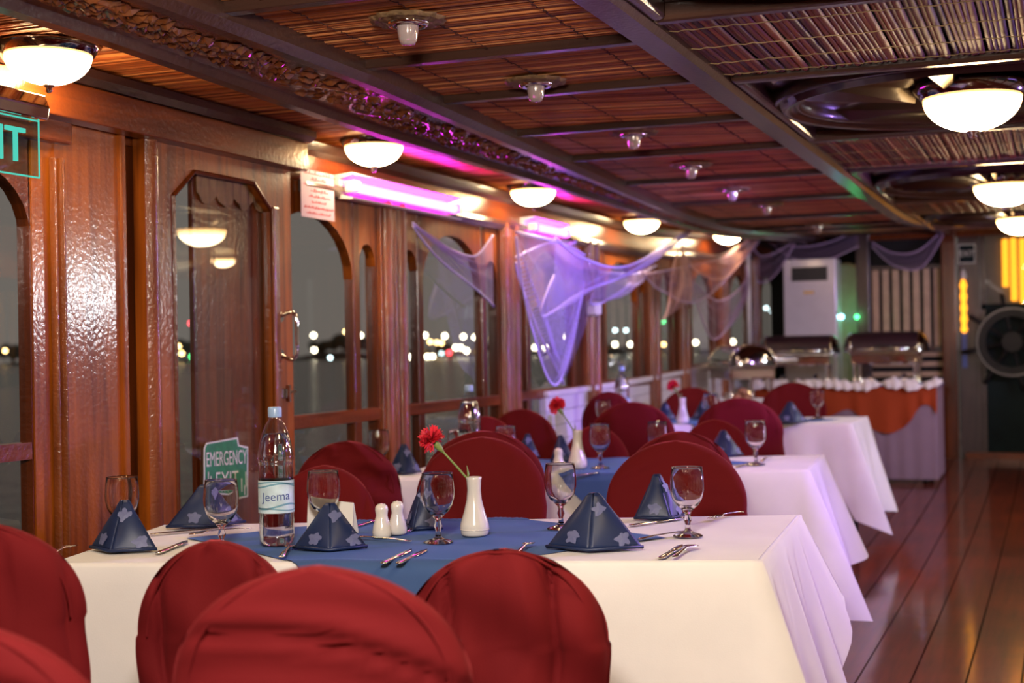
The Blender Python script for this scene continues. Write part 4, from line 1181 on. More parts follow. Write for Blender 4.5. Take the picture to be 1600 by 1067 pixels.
BOT = None
def bottle(loc, rz, label):
    global BOT
    if BOT is None:
        r = empty('water_bottle', loc, rz)
        pr = [(0.030, 0.0), (0.038, 0.003), (0.0425, 0.012), (0.0432, 0.03), (0.0415, 0.05), (0.0432, 0.060), (0.0415, 0.070), (0.0428, 0.078), (0.0428, 0.160), (0.0410, 0.168), (0.0425, 0.176), (0.0405, 0.190), (0.0420, 0.198), (0.0440, 0.208), (0.0425, 0.222), (0.0385, 0.245), (0.0320, 0.270), (0.0230, 0.292), (0.0150, 0.304), (0.0140, 0.314)]
        obj('body', MB().lathe(pr, 36, cap=True, capend=False), 'bottle_plastic', r, smooth=True)
        obj('water', MB().lathe([(a * 0.965, max(z, 0.003)) for a, z in pr if z < 0.275] + [(0.030, 0.2705), (0.002, 0.2705)], 32, cap=True, capend=True), 'still_water', r, smooth=True)
        cp = obj('cap', MB().lathe([(0.0165, 0.309), (0.0168, 0.312), (0.0168, 0.330), (0.0150, 0.334), (0.002, 0.334)], 24), 'cap_blue', r, smooth=True)
        lb = obj('label', MB().lathe([(0.0434, 0.080), (0.0434, 0.158)], 40, cap=False, capend=False), 'label_pale', r, smooth=True)
        me = text_mesh('Jeema', 0.030)
        map_mesh(me, lambda x, y, z: (0.0438 * math.sin(x / 0.0438), -0.0438 * math.cos(x / 0.0438), 0.120 + y + x * 0.05))
        me.materials.clear(); me.materials.append(MATS['label_ink']); obj('lettering', me, None, lb)
        for k, (z0, am, w) in enumerate(((0.096, 0.006, 0.0022), (0.146, 0.005, 0.002), (0.152, 0.003, 0.0016), (0.089, 0.003, 0.0014))):
            m = MB(); rs = []
            for q in range(61):
                a = 2 * PI * q / 60; z = z0 + am * math.sin(2 * a + k) 
                rs.append([(0.0437 * math.sin(a), -0.0437 * math.cos(a), z - w), (0.0437 * math.sin(a), -0.0437 * math.cos(a), z + w)])
            obj('printed_wave', m.rings(rs, False, False, False), 'label_wave', lb)
        BOT = r
    else:
        r = copy_tree(BOT); r.location = loc; r.rotation_euler[2] = rz
    tag(r, label, 'water bottle', 'plastic water bottles')
p = top_at(433, 854, 1); p.z += OV; bottle(p, math.radians(30), 'plastic water bottle with blue cap on the nearest table')
q = ond(734, 690, 5.27); bottle((q.x, q.y, TABLES[2]['top'] + OV), math.radians(10), 'plastic water bottle on the middle table, violet-lit')
q = ond(972, 620, 7.95); bottle((q.x, q.y, TABLES[3]['top'] + OV), math.radians(60), 'plastic water bottle on the farthest table')

def vase_with_flower(loc, k, side, label, flabel):
    v = empty('bud_vase', loc)
    obj('vase_body', MB().lathe([(0.030, 0.0), (0.034, 0.004), (0.0355, 0.014), (0.0365, 0.022), (0.0350, 0.032), (0.0260, 0.060), (0.0190, 0.090), (0.0172, 0.115), (0.0185, 0.138), (0.0200, 0.145), (0.0185, 0.146), (0.0160, 0.138), (0.0150, 0.10)], 36, capend=False), 'china', v, smooth=True)
    ft = [(0.0355 * math.cos(2 * PI * q / 36), 0.0355 * math.sin(2 * PI * q / 36), 0.0155) for q in range(37)]
    obj('foot_ring', MB().tube(ft, 0.0018, 5, False), 'china', v, smooth=True)
    tag(v, label, 'vase', 'white bud vases')
    f = empty('carnation', (loc[0], loc[1], loc[2] + 0.10))
    dv = Vector((_R[0], _R[1], 0)) * side
    base = Vector((0, 0, -0.085)); tip = dv * 0.083 * k + Vector((0, 0, 0.118 * k))
    mid = dv * 0.028 + Vector((0, 0, 0.055))
    obj('stem', MB().tube([catmull([base, mid * 0.5, mid, tip], t / 16) for t in range(17)], [0.0028] * 17, 8), 'stem_green', f, smooth=True)
    ax = (tip - mid).normalized()
    cal = MB(); 
    q = ax.to_track_quat('Z', 'Y').to_matrix()
    def tr(mb, o): mb.v = [tuple(q @ Vector(p) + o) for p in mb.v]; return mb
    obj('calyx', tr(MB().lathe([(0.003, -0.012), (0.0075, 0.0), (0.0085, 0.012), (0.0105, 0.024)], 14), tip), 'stem_green', f, smooth=True)
    lf = MB().tube([mid * 0.6, mid * 0.75 + Vector((0.008, 0, 0.012)), mid + Vector((0.012, 0, 0.02))], [0.001, 0.003, 0.0006], 6)
    obj('leaf', lf, 'stem_green', f)
    rnd = random.Random(int(loc[0] * 1000)); cen = tip + ax * 0.030
    for i in range(46):      # frilled petals
        zz = 1 - 1.55 * (i + 0.5) / 46; ph = i * 2.39996
        d = Vector((math.sqrt(max(0, 1 - zz * zz)) * math.cos(ph), math.sqrt(max(0, 1 - zz * zz)) * math.sin(ph), zz))
        d = (q @ d).normalized(); up = d.cross(Vector((rnd.uniform(-1, 1), rnd.uniform(-1, 1), rnd.uniform(-1, 1)))).normalized(); sd = d.cross(up)
        L, W = rnd.uniform(0.034, 0.042), rnd.uniform(0.017, 0.024)
        m = MB(); rs = []
        for a in range(3):
            t = a / 2; row = []
            for b in range(7):
                s_ = b / 6 - 0.5
                fr_ = 0.0035 * ((-1) ** b) * t
                row.append(cen - d * 0.004 + d * (L * t + fr_ - 0.006 * t * abs(s_)) + sd * (W * s_ * (0.25 + 0.9 * t)) + up * (0.003 * math.sin(b * 2.2) * t + 0.004 * t * t))
            rs.append(row)
        obj('petal', m.rings(rs, False, False, False), 'carnation', f, smooth=True)
    tag(f, flabel, 'flower', 'red carnations')
p = top_at(742, 839, 1); vase_with_flower((p.x, p.y, p.z + OV), 1.0, -1, 'white bud vase on the nearest table', 'red carnation leaning from the nearest vase')
p = top_at(903, 733, 2); vase_with_flower((p.x, p.y, p.z + OV), 0.98, -0.72, 'white bud vase on the middle table', 'red carnation leaning from the middle vase')
q = ond(1067, 664, 8.1); vase_with_flower((q.x, q.y, TABLES[3]['top'] + OV), 0.75, -0.6, 'white bud vase on the farthest table', 'red carnation in the farthest vase')

def shaker(loc, label):
    s = empty('shaker', loc)
    obj('shaker_body', MB().lathe([(0.020, 0.0), (0.0235, 0.004), (0.0240, 0.014), (0.0215, 0.030), (0.0165, 0.046), (0.0145, 0.054), (0.0155, 0.062), (0.0165, 0.069), (0.0150, 0.077), (0.009, 0.083), (0.001, 0.0845)], 28), 'china', s, smooth=True)
    m = MB()
    for a in range(3): m.lathe([(0.0012, 0.0835), (0.0012, 0.0846)], 6, (0.005 * math.cos(a * 2.1), 0.005 * math.sin(a * 2.1), 0))
    obj('shaker_holes', m, 'black_metal', s)
    tag(s, label, 'shaker', 'white salt and pepper shakers')
p = top_at(597, 842, 1); shaker((p.x, p.y, p.z + OV), 'front white china shaker beside the white card')
p = top_at(616, 838, 1); shaker((p.x + 0.004, p.y + 0.012, p.z + OV), 'white china shaker tucked behind the front one')
p = top_at(873, 736, 2); shaker((p.x, p.y, p.z + OV), 'white china shaker on the middle table beside the vase')

# white folded card
p = top_at(515, 838, 1)
cd = empty('folded_card', (p.x, p.y, p.z + OV), TH + math.radians(-14))
obj('card_leaf', MB().add([(-0.062, 0, 0), (0.062, 0, 0), (0.062, 0.012, 0.080), (-0.062, 0.012, 0.092)], [(0, 1, 2, 3)]), 'paper', cd, solid=0.001)
obj('card_leaf', MB().add([(-0.062, 0.045, 0), (0.062, 0.045, 0), (0.062, 0.013, 0.080), (-0.062, 0.013, 0.092)], [(0, 3, 2, 1)]), 'paper', cd, solid=0.001)
tag(cd, 'white folded card standing behind a blue napkin', 'card')

# napkins folded into soft pyramids
def napkin(px, py, T, w, h, rot, label, open_=0.0, lean=0.0, depth=0.09):
    p = top_at(px, py, T); p.z += OV + 0.001
    r = empty('napkin', p, TH + math.radians(rot))
    rnd = random.Random(int(px)); sx = rnd.uniform(-0.01, 0.01)
    apex = Vector((lean, 0.01, h))
    base = [Vector((-w / 2, 0.0, 0)), Vector((sx, -depth * 0.62, 0)), Vector((w / 2, 0.0, 0)), Vector((0.01, depth * 0.75, 0))]
    def face(a, b, bulge):
        m = MB()
        def fn(u, v):
            q = a.lerp(b, u); s = q.lerp(apex, v)
            nrm = (b - a).cross(apex - a).normalized()
            wv = math.sin(PI * u) * math.sin(PI * min(1, v * 1.1)) * (1 - v * 0.5)
            t = s + nrm * bulge * wv
            rt = max(0, v - 0.80) / 0.20
            t.z -= 0.014 * rt * rt
            t += nrm * 0.004 * math.sin(PI * rt)
            t.z += 0.0035 * math.sin(u * 9) * (1 - v) * 0.5
            t.z = max(t.z, 0.0)
            return t
        return m.grid(fn, 12, 12)
    front = MB(); 
    for (i, j, bl) in ((0, 1, 0.010), (1, 2, 0.010)):
        f = face(base[i], base[j], bl); front.add(f.v, f.f)
    fo = obj('front_fold', front, 'satin', r, smooth=True, solid=0.003)
    back = MB()
    for (i, j, bl) in ((2, 3, 0.004), (3, 0, 0.004)):
        f = face(base[i], base[j], bl); back.add(f.v, f.f)
    obj('back_fold', back, 'satin', r, smooth=True, solid=0.003)
    # rolled hem along the base
    obj('hem', MB().tube([base[0] + Vector((0, 0, 0.004)), base[0].lerp(base[1], 0.5) + Vector((0, -0.003, 0.005)), base[1] + Vector((0, -0.002, 0.004)), base[1].lerp(base[2], 0.5) + Vector((0, -0.003, 0.005)), base[2] + Vector((0, 0, 0.004))], 0.0042, 6), 'satin', r, smooth=True)
    # pale woven flowers
    for (fi, u, v, sz, an) in ((0, 0.55, 0.20, 0.020, 0.3), (1, 0.70, 0.16, 0.021, 1.0), (1, 0.30, 0.62, 0.019, 0.6)):
        a, b = (base[0], base[1]) if fi == 0 else (base[1], base[2])
        nrm = (b - a).cross(apex - a).normalized(); eu = (b - a).normalized(); ev = nrm.cross(eu)
        wv = math.sin(PI * u) * math.sin(PI * min(1, v * 1.1)) * (1 - v * 0.5)
        c = a.lerp(b, u).lerp(apex, v) + nrm * (0.010 * wv + 0.0035)
        pts = [c]
        for q in range(20):
            rr = sz * (0.55 + 0.45 * abs(math.cos(2.5 * (q / 20 * 2 * PI) + an))) * rnd.uniform(0.85, 1.1)
            ang = q / 20 * 2 * PI + an
            pts.append(c + eu * rr * math.cos(ang) + ev * rr * math.sin(ang) - nrm * 0.0012)
        obj('woven_flower', MB().add(pts, [(0, 1 + q, 1 + (q + 1) % 20) for q in range(20)]), 'satin_print', fo)
    tag(r, label, 'napkin', 'folded blue napkins')
napkin(193, 862, 1, 0.185, 0.130, -18, 'leftmost blue pyramid napkin on the nearest table')
napkin(322, 824, 1, 0.215, 0.122, 25, 'blue napkin left, behind the emergency sticker goblet')
napkin(516, 860, 1, 0.175, 0.118, 0, 'blue napkin in front of the white folded card')
napkin(662, 828, 1, 0.120, 0.132, -30, 'narrow blue napkin behind the goblet and shakers')
napkin(929, 860, 1, 0.225, 0.140, -10, 'largest blue pyramid napkin with pale flowers, right foreground')
napkin(1030, 812, 1, 0.150, 0.130, 20, 'blue napkin behind the right-hand goblet')
napkin(632, 741, 2, 0.130, 0.120, 10, 'blue napkin on the middle table by the windows')
napkin(878, 722, 2, 0.110, 0.118, 30, 'dark blue napkin behind the middle carnation vase')
napkin(1132, 714, 2, 0.170, 0.118, 15, 'blue napkin at the right of the middle table')
napkin(824, 716, 2, 0.110, 0.110, -20, 'dim napkin half hidden behind the smooth chair')
napkin(1236, 662, 3, 0.200, 0.130, 15, 'blue napkin at the right of the farthest table')
napkin(1040, 658, 3, 0.13, 0.120, 10, 'blue napkin left of the farthest vase')
napkin(1098, 656, 3, 0.13, 0.120, -15, 'blue napkin right of the farthest vase')

# cutlery
def cut_mesh(kind):
    m = MB()
    def strip(pts, th=0.0016, zf=lambda x: 0.0):
        k = len(pts)
        up = [(x, w, zf(x) + th) for x, w in pts]; lo = [(x, w, zf(x)) for x, w in pts]
        rs = []
        for x, w in pts:
            rs.append([(x, -w, zf(x)), (x, w, zf(x)), (x, w * 0.7, zf(x) + th), (x, -w * 0.7, zf(x) + th)])
        m.rings(rs)
    arch = lambda x: 0.004 + 0.006 * math.sin(PI * max(0, min(1, x / 0.2)))
    if kind == 'fork':
        strip([(0, 0.006), (0.01, 0.009), (0.05, 0.007), (0.105, 0.0035), (0.125, 0.004), (0.135, 0.012), (0.145, 0.0125)], 0.002, arch)
        for t in range(4):
            y = -0.0102 + t * 0.0068
            rs = [[(x, y - w, arch(x)), (x, y + w, arch(x)), (x, y + w, arch(x) + 0.0018), (x, y - w, arch(x) + 0.0018)] for x, w in ((0.143, 0.0023), (0.17, 0.0018), (0.19, 0.0008))]
            m.rings(rs)
    elif kind == 'knife':
        strip([(0, 0.006), (0.01, 0.009), (0.09, 0.0065), (0.10, 0.006), (0.105, 0.0085), (0.15, 0.010), (0.19, 0.008), (0.21, 0.001)], 0.003, lambda x: 0.001)
    else:
        strip([(0, 0.005), (0.01, 0.008), (0.05, 0.006), (0.115, 0.003), (0.128, 0.007), (0.142, 0.0165), (0.158, 0.019), (0.172, 0.015), (0.182, 0.003)], 0.0018, arch)
    return m
CM = {k: mesh_of(k, cut_mesh(k), 'steel', True) for k in ('fork', 'knife', 'spoon')}
def cutlery(kind, a, b, T, label):
    p, q = top_at(*a, T), top_at(*b, T)
    o = bpy.data.objects.new(kind, CM[kind]); COL.objects.link(o)
    o.location = (p.x, p.y, TABLES[T]['top'] + OV + 0.0005); o.rotation_euler[2] = math.atan2(q.y - p.y, q.x - p.x)
    tag(o, label, kind, 'steel cutlery')
for c in (('fork', (72, 876), (134, 850), 1, 'steel fork beside the leftmost napkin'),
          ('knife', (246, 868), (300, 846), 1, 'steel knife right of the leftmost napkin'),
          ('knife', (235, 838), (330, 829), 1, 'steel knife lying before the left back napkin'),
          ('spoon', (392, 830), (340, 836), 1, 'steel spoon beside the left back napkin'),
          ('fork', (440, 876), (476, 838), 1, 'steel fork at the foot of the big water bottle'),
          ('knife', (598, 884), (668, 851), 1, 'steel knife, left of the pair before the goblet'),
          ('knife', (622, 884), (692, 851), 1, 'steel knife, right of the pair before the goblet'),
          ('spoon', (642, 851), (585, 848), 1, 'steel spoon just before the shakers'),
          ('spoon', (636, 836), (676, 822), 1, 'steel spoon behind the shakers'),
          ('knife', (556, 826), (602, 812), 1, 'steel knife right of the white card'),
          ('fork', (808, 872), (850, 836), 1, 'steel fork left of the largest napkin'),
          ('knife', (1032, 876), (1092, 840), 1, 'steel knife at the right end, left of the pair'),
          ('spoon', (1054, 876), (1106, 845), 1, 'steel spoon at the right end, right of the pair'),
          ('spoon', (998, 848), (1044, 842), 1, 'steel spoon right of the largest napkin'),
          ('knife', (985, 824), (1050, 815), 1, 'steel knife before the right back napkin'),
          ('fork', (1160, 804), (1114, 815), 1, 'steel fork near the far right corner of the nearest table'),
          ('fork', (868, 744), (905, 738), 2, 'steel fork before the middle vase'),
          ('knife', (880, 748), (935, 741), 2, 'steel knife near the edge of the middle table'),
          ('spoon', (1190, 724), (1206, 716), 2, 'steel spoon right of the middle table goblet'),
          ('knife', (1150, 732), (1178, 724), 2, 'steel knife at the right of the middle table'),
          ('knife', (1262, 658), (1290, 653), 3, 'steel knife on the farthest table')):
    cutlery(*c)

# ================================================================== NETS
def net(name_lb, curves, X, mat, cells, cat='net', bulge=0.05, label=None):
    """curves: picture polylines from upper to lower edge, laid at athwart position X(t)"""
    cv = []
    for c in curves:
        pts = []
        for q in c:
            xx = q[2] if len(q) > 2 else X
            pts.append(onX(q[0], q[1], xx) if xx < -1.0 else onY(q[0], q[1], xx))
        cv.append(pts)
    NU, NV = 40, 16
    def fn(u, v):
        col = [catmull(c, u) for c in cv]
        p = catmull(col, v) if len(col) > 2 else col[0].lerp(col[1], v)
        p = p.copy(); w = 0.03 * math.sin(v * 17 + 3 * u) * math.sin(PI * u) + bulge * math.sin(PI * v) * math.sin(PI * u)
        if X < -1: p.x += w
        else: p.y -= w
        return p
    c0 = fn(0.5, 0.0)
    m = MB().grid(lambda u, v: fn(u, v) - c0, NU, NV)
    me = mesh_of('draped_net', m, mat, True)
    uvl = me.uv_layers.new(name='UVMap')
    idx = {}
    for poly in me.polygons:
        for li in poly.loop_indices:
            vi = me.loops[li].vertex_index
            uvl.data[li].uv = ((vi // (NV + 1)) / NU * cells[0], (vi % (NV + 1)) / NV * cells[1])
    o = obj('draped_net', me, None, loc=c0)
    for v in (0.0, 1.0):
        obj('edge_cord', MB().tube([fn(t / 40, v) - c0 for t in range(41)], 0.006, 6), mat.replace('net', 'cord').replace('faint', 'violet'), o, smooth=True)
    tag(o, label, cat, 'fishing nets draped under the ceiling')
    return o
XN1 = -2.44
plain('cord_violet', (0.60, 0.52, 0.98), 0.8)
plain('cord_peach', (0.75, 0.46, 0.42), 0.8)
plain('cord_mauve', (0.50, 0.36, 0.55), 0.8)
net('a', [[(645, 348), (688, 386), (735, 400), (770, 368)], [(645, 352), (690, 402), (728, 440), (771, 478)]], -2.512, 'net_violet', (60, 34), label='small violet net swag at the top of the near arched window')
net('b', [[(806, 362), (840, 372), (880, 384), (914, 398)], [(806, 366), (838, 470), (870, 540), (912, 420)], [(806, 370), (836, 510), (870, 600), (913, 440)]], XN1 + 0.06, 'net_violet', (70, 90), label='long violet net loop hanging lowest, beside the post')
net('c', [[(868, 372), (905, 402), (955, 418), (1010, 400), (1100, 342)], [(866, 410), (890, 450), (940, 428), (1005, 414), (1100, 344)], [(866, 430), (852, 494), (915, 455), (985, 424), (1100, 346)]], XN1 + 0.16, 'net_violet', (110, 50), label='bright violet net sweeping up to a point on the ceiling')
net('d', [[(806, 402), (850, 380), (880, 382), (900, 378)], [(806, 412), (850, 410), (885, 430), (925, 470)], [(806, 410), (822, 450), (850, 540), (880, 600)]], XN1 - 0.02, 'net_faint', (70, 60), label='faint inner violet net fold behind the long loop')
net('e', [[(935, 424), (985, 428), (1025, 415)], [(930, 440), (965, 455), (1000, 440)], [(922, 470), (940, 474), (985, 442)]], XN1, 'net_violet', (50, 30), label='short violet net tail below the bright sweep')
net('f', [[(1010, 428), (1060, 418), (1130, 400), (1190, 362)], [(1000, 420), (1040, 455), (1100, 466), (1190, 372)]], XN1 + 0.05, 'net_mauve', (90, 30), label='mauve net band crossing behind the peach net')
net('g', [[(1065, 384), (1105, 400), (1145, 388), (1190, 360)], [(1065, 386), (1095, 425), (1135, 432), (1190, 364)]], XN1 + 0.10, 'net_peach', (70, 26), label='peach net swag below the farthest dome lamp')
net('h', [[(1065, 384), (1072, 440), (1078, 470)], [(1063, 388), (1060, 440), (1050, 490)], [(1061, 390), (1050, 450), (1036, 500)]], XN1 + 0.08, 'net_peach', (40, 30), label='peach net fan falling from the post top')
net('i', [[(1082, 440), (1120, 470), (1160, 440), (1165, 415)], [(1082, 446), (1118, 530), (1155, 480), (1166, 420)]], XN1 + 0.02, 'net_mauve', (60, 30), label='pale thin net loop before the tall far arch')
net('j', [[(1195, 366), (1240, 385), (1290, 380), (1340, 360)], [(1195, 372), (1235, 402), (1285, 408), (1342, 385)]], YE - 0.2, 'net_mauve', (70, 20), label='mauve net swag above the white air conditioner')
net('k', [[(1362, 378), (1395, 395), (1435, 392), (1476, 356)], [(1362, 385), (1395, 414), (1440, 418), (1477, 362)]], YE - 0.14, 'net_mauve', (70, 24), label='mauve net swag above the upright slats')
net('l', [[(1170, 372), (1190, 400), (1230, 385), (1250, 362)], [(1170, 385), (1185, 440), (1215, 425), (1250, 366)]], YE - 0.3, 'net_mauve', (50, 30), label='dark mauve net bunched in the far corner')

# ================================================================== BUFFET
BY0, BY1 = 11.34, 12.05
SBf = sf(BY0)
bxl, bxr = -2.36, onz(1466, 757, 0).x
ZT_B = 0.755 + SBf
bt = empty('buffet_table', ((bxl + bxr) / 2, (BY0 + BY1) / 2, SBf)); B0 = bt.location.copy()
obj('tabletop', MB().box(bxl - B0.x + 0.02, bxr - B0.x - 0.02, BY0 - B0.y + 0.02, BY1 - B0.y, 0.72, 0.748), 'varnish_y', bt)
for sx in (bxl + 0.1, bxr - 0.1):
    for yy in (BY0 + 0.1, BY1 - 0.1):
        obj('leg', MB().tube([(sx - B0.x, yy - B0.y, 0), (sx - B0.x, yy - B0.y, 0.72)], 0.018, 8), 'black_metal', bt)
tag(bt, 'buffet table under the far chafing dishes', 'table')
def skirt_fn(u, v):
    s = u * ((bxr - bxl) + 0.7)
    f = 0.003 * math.sin(s * 60 + 2 * math.sin(s * 7)) * (0.3 + v)
    z = ZT_B - v * 0.715
    if s < bxr - bxl: return (bxl + s, BY0 + f, z)
    return (bxr + f, BY0 + (s - (bxr - bxl)), z)
o = obj('buffet_skirt', MB().grid(lambda u, v: Vector(skirt_fn(u, v)) - Vector((bxl, BY0, SBf)), 160, 10), 'mauve_skirt', loc=(bxl, BY0, SBf), smooth=True)
tag(o, 'mauve grey floor-length skirt round the buffet table', 'table skirt')
o = obj('buffet_cloth', MB().box(0, bxr - bxl + 0.01, -0.01, BY1 - BY0, -0.004, 0.0), 'blue_cloth', loc=(bxl, BY0, ZT_B + 0.006))
tag(o, 'blue cloth flat on top of the buffet table', 'tablecloth')
low = [(1180, 640), (1230, 650), (1290, 652), (1322, 640), (1340, 648), (1358, 668), (1385, 677), (1405, 672), (1422, 659), (1433, 641), (1444, 632), (1455, 636), (1464, 648)]
lp = [onY(a, b, BY0 - 0.02) for a, b in low]
def drape(u, v):
    b = catmull(lp, u); t = Vector((b.x, BY0 - 0.02, ZT_B + 0.004))
    p = t.lerp(b, v); p.y = BY0 - 0.016 - 0.010 * math.sin(u * 40) * v; return p
o = obj('orange_drape', MB().grid(lambda u, v: drape(u, v) - Vector((bxl, BY0, ZT_B)), 90, 8), 'orange_cloth', loc=(bxl, BY0, ZT_B), smooth=True)
tag(o, 'rust orange scalloped drape across the front of the buffet', 'drape')
def ruf(u, v):
    s = u * (bxr - bxl + 0.05)
    a = v * PI * 1.15
    r_ = 0.034 + 0.013 * math.sin(s * 31 + 2.5 * math.sin(s * 5)) + 0.007 * math.sin(s * 83 + 2 * v) + 0.010 * math.sin(s * 17)
    zc = ZT_B + 0.015 + 0.010 * math.sin(s * 13) + (0.02 * sm((u - 0.9) / 0.1))
    return (bxl + s, BY0 - 0.045 - r_ * math.cos(a - 0.5) * 0.9 + 0.03, zc + r_ * math.sin(a - 0.9) * 1.1)
o = obj('ruffle_trim', MB().grid(lambda u, v: Vector(ruf(u, v)) - Vector((bxl, BY0, ZT_B)), 220, 10), 'ruffle', loc=(bxl, BY0, ZT_B), smooth=True)
tag(o, 'gathered white ruffle along the buffet table edge', 'ruffle')

def chafing(loc, W, D, Hh, rz, label, lidmat='lid_cover'):
    r = empty('chafing_dish', loc, rz)
    hz = Hh * 0.40
    for sx in (-1, 1):
        for sy in (-1, 1):
            obj('leg', MB().lathe([(0.020, 0.0), (0.016, 0.02), (0.014, hz * 0.8), (0.020, hz), (0.022, hz + 0.03), (0.012, hz + 0.04)], 14, (sx * (W / 2 - 0.03), sy * (D / 2 - 0.02), 0)), 'chrome', r, smooth=True)
    obj('water_pan', MB().box(-W / 2, W / 2, -D / 2, D / 2, hz - 0.005, hz + 0.075), 'chrome', r, bevel=0.012)
    obj('pan_rim', MB().box(-W / 2 - 0.012, W / 2 + 0.012, -D / 2 - 0.012, D / 2 + 0.012, hz + 0.075, hz + 0.095), 'steel', r, bevel=0.006)
    rh = Hh - hz - 0.095; n = 18; rs = []
    for k in range(n + 1):
        a = PI * k / n
        rs.append([(x, -D / 2 * math.cos(a), hz + 0.095 + rh * math.sin(a) ** 0.75) for x in (-W / 2, -W / 2 + 0.02, W / 2 - 0.02, W / 2)])
    lid = obj('roll_lid', MB().rings(rs, False, False, False), lidmat, r, smooth=True)
    for x in (-W / 2, W / 2):
        pts = [(x, -D / 2 * math.cos(PI * k / n), hz + 0.095 + rh * math.sin(PI * k / n) ** 0.75) for k in range(n + 1)]
        zm_ = hz + 0.095; sx_ = 1 if x > 0 else -1
        dome_ = MB().rings([[(x + sx_ * 0.07 * math.sin(PI / 2 * t / 5), py_ * math.cos(PI / 2 * t / 5), zm_ + (pz_ - zm_) * math.cos(PI / 2 * t / 5)) for _, py_, pz_ in pts] for t in range(6)], False, False, False)
        obj('lid_end', dome_, 'chrome_dark', lid, smooth=True)
        obj('lid_band', MB().tube(pts, 0.008, 6), 'chrome', lid, smooth=True)
    obj('lid_lip', MB().tube([(-W / 2, -D / 2 - 0.004, hz + 0.115), (W / 2, -D / 2 - 0.004, hz + 0.115)], 0.011, 8), 'chrome', lid, smooth=True)
    obj('lid_handle', MB().tube([(-0.06, -D / 2 - 0.006, hz + 0.13), (-0.05, -D / 2 - 0.04, hz + 0.135), (0.05, -D / 2 - 0.04, hz + 0.135), (0.06, -D / 2 - 0.006, hz + 0.13)], 0.007, 8), 'black_metal', lid, smooth=True)
    for sx in (-0.25, 0.25):
        b = obj('burner', MB().lathe([(0.03, 0.0), (0.032, 0.004), (0.03, 0.055), (0.018, 0.07), (0.018, 0.085)], 16, (sx * W, 0, 0)), 'chrome', r, smooth=True)
        obj('burner_label', MB().box(sx * W - 0.05, sx * W + 0.05, -D / 2 + 0.015, -D / 2 + 0.02, 0.01, 0.05), 'paper', b)
    tag(r, label, 'chafing dish', 'roll-top chafing dishes')
cz = ZT_B + 0.010
a, b = onY(1330, 600, 11.55), onY(1440, 600, 11.55)
chafing(((a.x + b.x) / 2, 11.62, cz), b.x - a.x - 0.02, 0.36, onY(1385, 518, 11.55).z - cz, 0.0, 'roll-top chafing dish at the right end of the buffet')
a, b = onY(1195, 600, 11.55), onY(1300, 600, 11.55)
chafing(((a.x + b.x) / 2, 11.62, cz), b.x - a.x - 0.02, 0.36, onY(1250, 524, 11.55).z - cz, math.radians(6), 'roll-top chafing dish in the middle of the buffet')
# side table against the windows with the third dish
sy0, sy1 = 9.75, 10.75; S9 = sf(10.2)
st = empty('side_table', (-2.21, 10.25, S9))
obj('tabletop', MB().box(-0.25, 0.27, -0.5, 0.5, 0.70, 0.735), 'varnish_y', st)
for sx in (-0.2, 0.22):
    for yy in (-0.44, 0.44): obj('leg', MB().tube([(sx, yy, 0), (sx, yy, 0.70)], 0.016, 8), 'black_metal', st)
tag(st, 'small side table against the far windows', 'table')
m = MB(); rs = []
for (o_, z) in ((-0.01, 0.742), (0.012, 0.740), (0.016, 0.70), (0.03, 0.45), (0.04, 0.30)):
    ring = []
    for q in range(80):
        t = q / 20; e = int(t) % 4; f = t - int(t)
        cs = [(-0.25, -0.5), (0.27, -0.5), (0.27, 0.5), (-0.25, 0.5)]
        x0_, y0_ = cs[e]; x1_, y1_ = cs[(e + 1) % 4]
        xx, yy = lin(x0_, x1_, f), lin(y0_, y1_, f); w = 0.012 * math.sin(q * 1.9) * (z < 0.69)
        l = math.hypot(xx, yy); ring.append((min(xx + (xx / l) * (o_ + w), 9), yy + (yy / l) * (o_ + w), z))
    rs.append(ring)
m.rings(rs, True, True, False)
tag(obj('side_cloth', m, 'white_cloth', loc=(-2.21, 10.25, S9), smooth=True), 'white cloth on the side table under the port chafing dish', 'tablecloth')
cz1 = S9 + 0.745
chafing((-2.20, 10.30, cz1), 0.46, 0.34, 0.40, math.radians(-58), 'roll-top chafing dish end-on before the far windows', 'steel')
dish = empty('bread_dish', (-2.11, 9.90, cz1 + 0.001))
obj('plate', MB().lathe([(0.05, 0.0), (0.09, 0.012), (0.093, 0.014), (0.088, 0.014), (0.05, 0.005)], 28), 'china', dish, smooth=True)
tag(dish, 'white dish of rolls below the end-on chafing dish', 'dish')
for i, (x, y, z) in enumerate(((-0.035, -0.03, 0.035), (0.035, -0.02, 0.035), (0.0, 0.04, 0.035), (0.0, 0.0, 0.075))):
    m = MB().lathe([(0.004, -0.024), (0.026, -0.018), (0.034, 0.0), (0.028, 0.016), (0.012, 0.025), (0.002, 0.026)], 14)
    m.v = [(1.15 * a_, b_, c_) for a_, b_, c_ in m.v]
    tag(obj('bread_roll', m, 'food', loc=(-2.11 + x, 9.90 + y, cz1 + z), rotz=i, smooth=True), ('left', 'right', 'rear', 'topmost')[i] + ' small bread roll in the white dish', 'bread roll', 'rolls in the white dish')

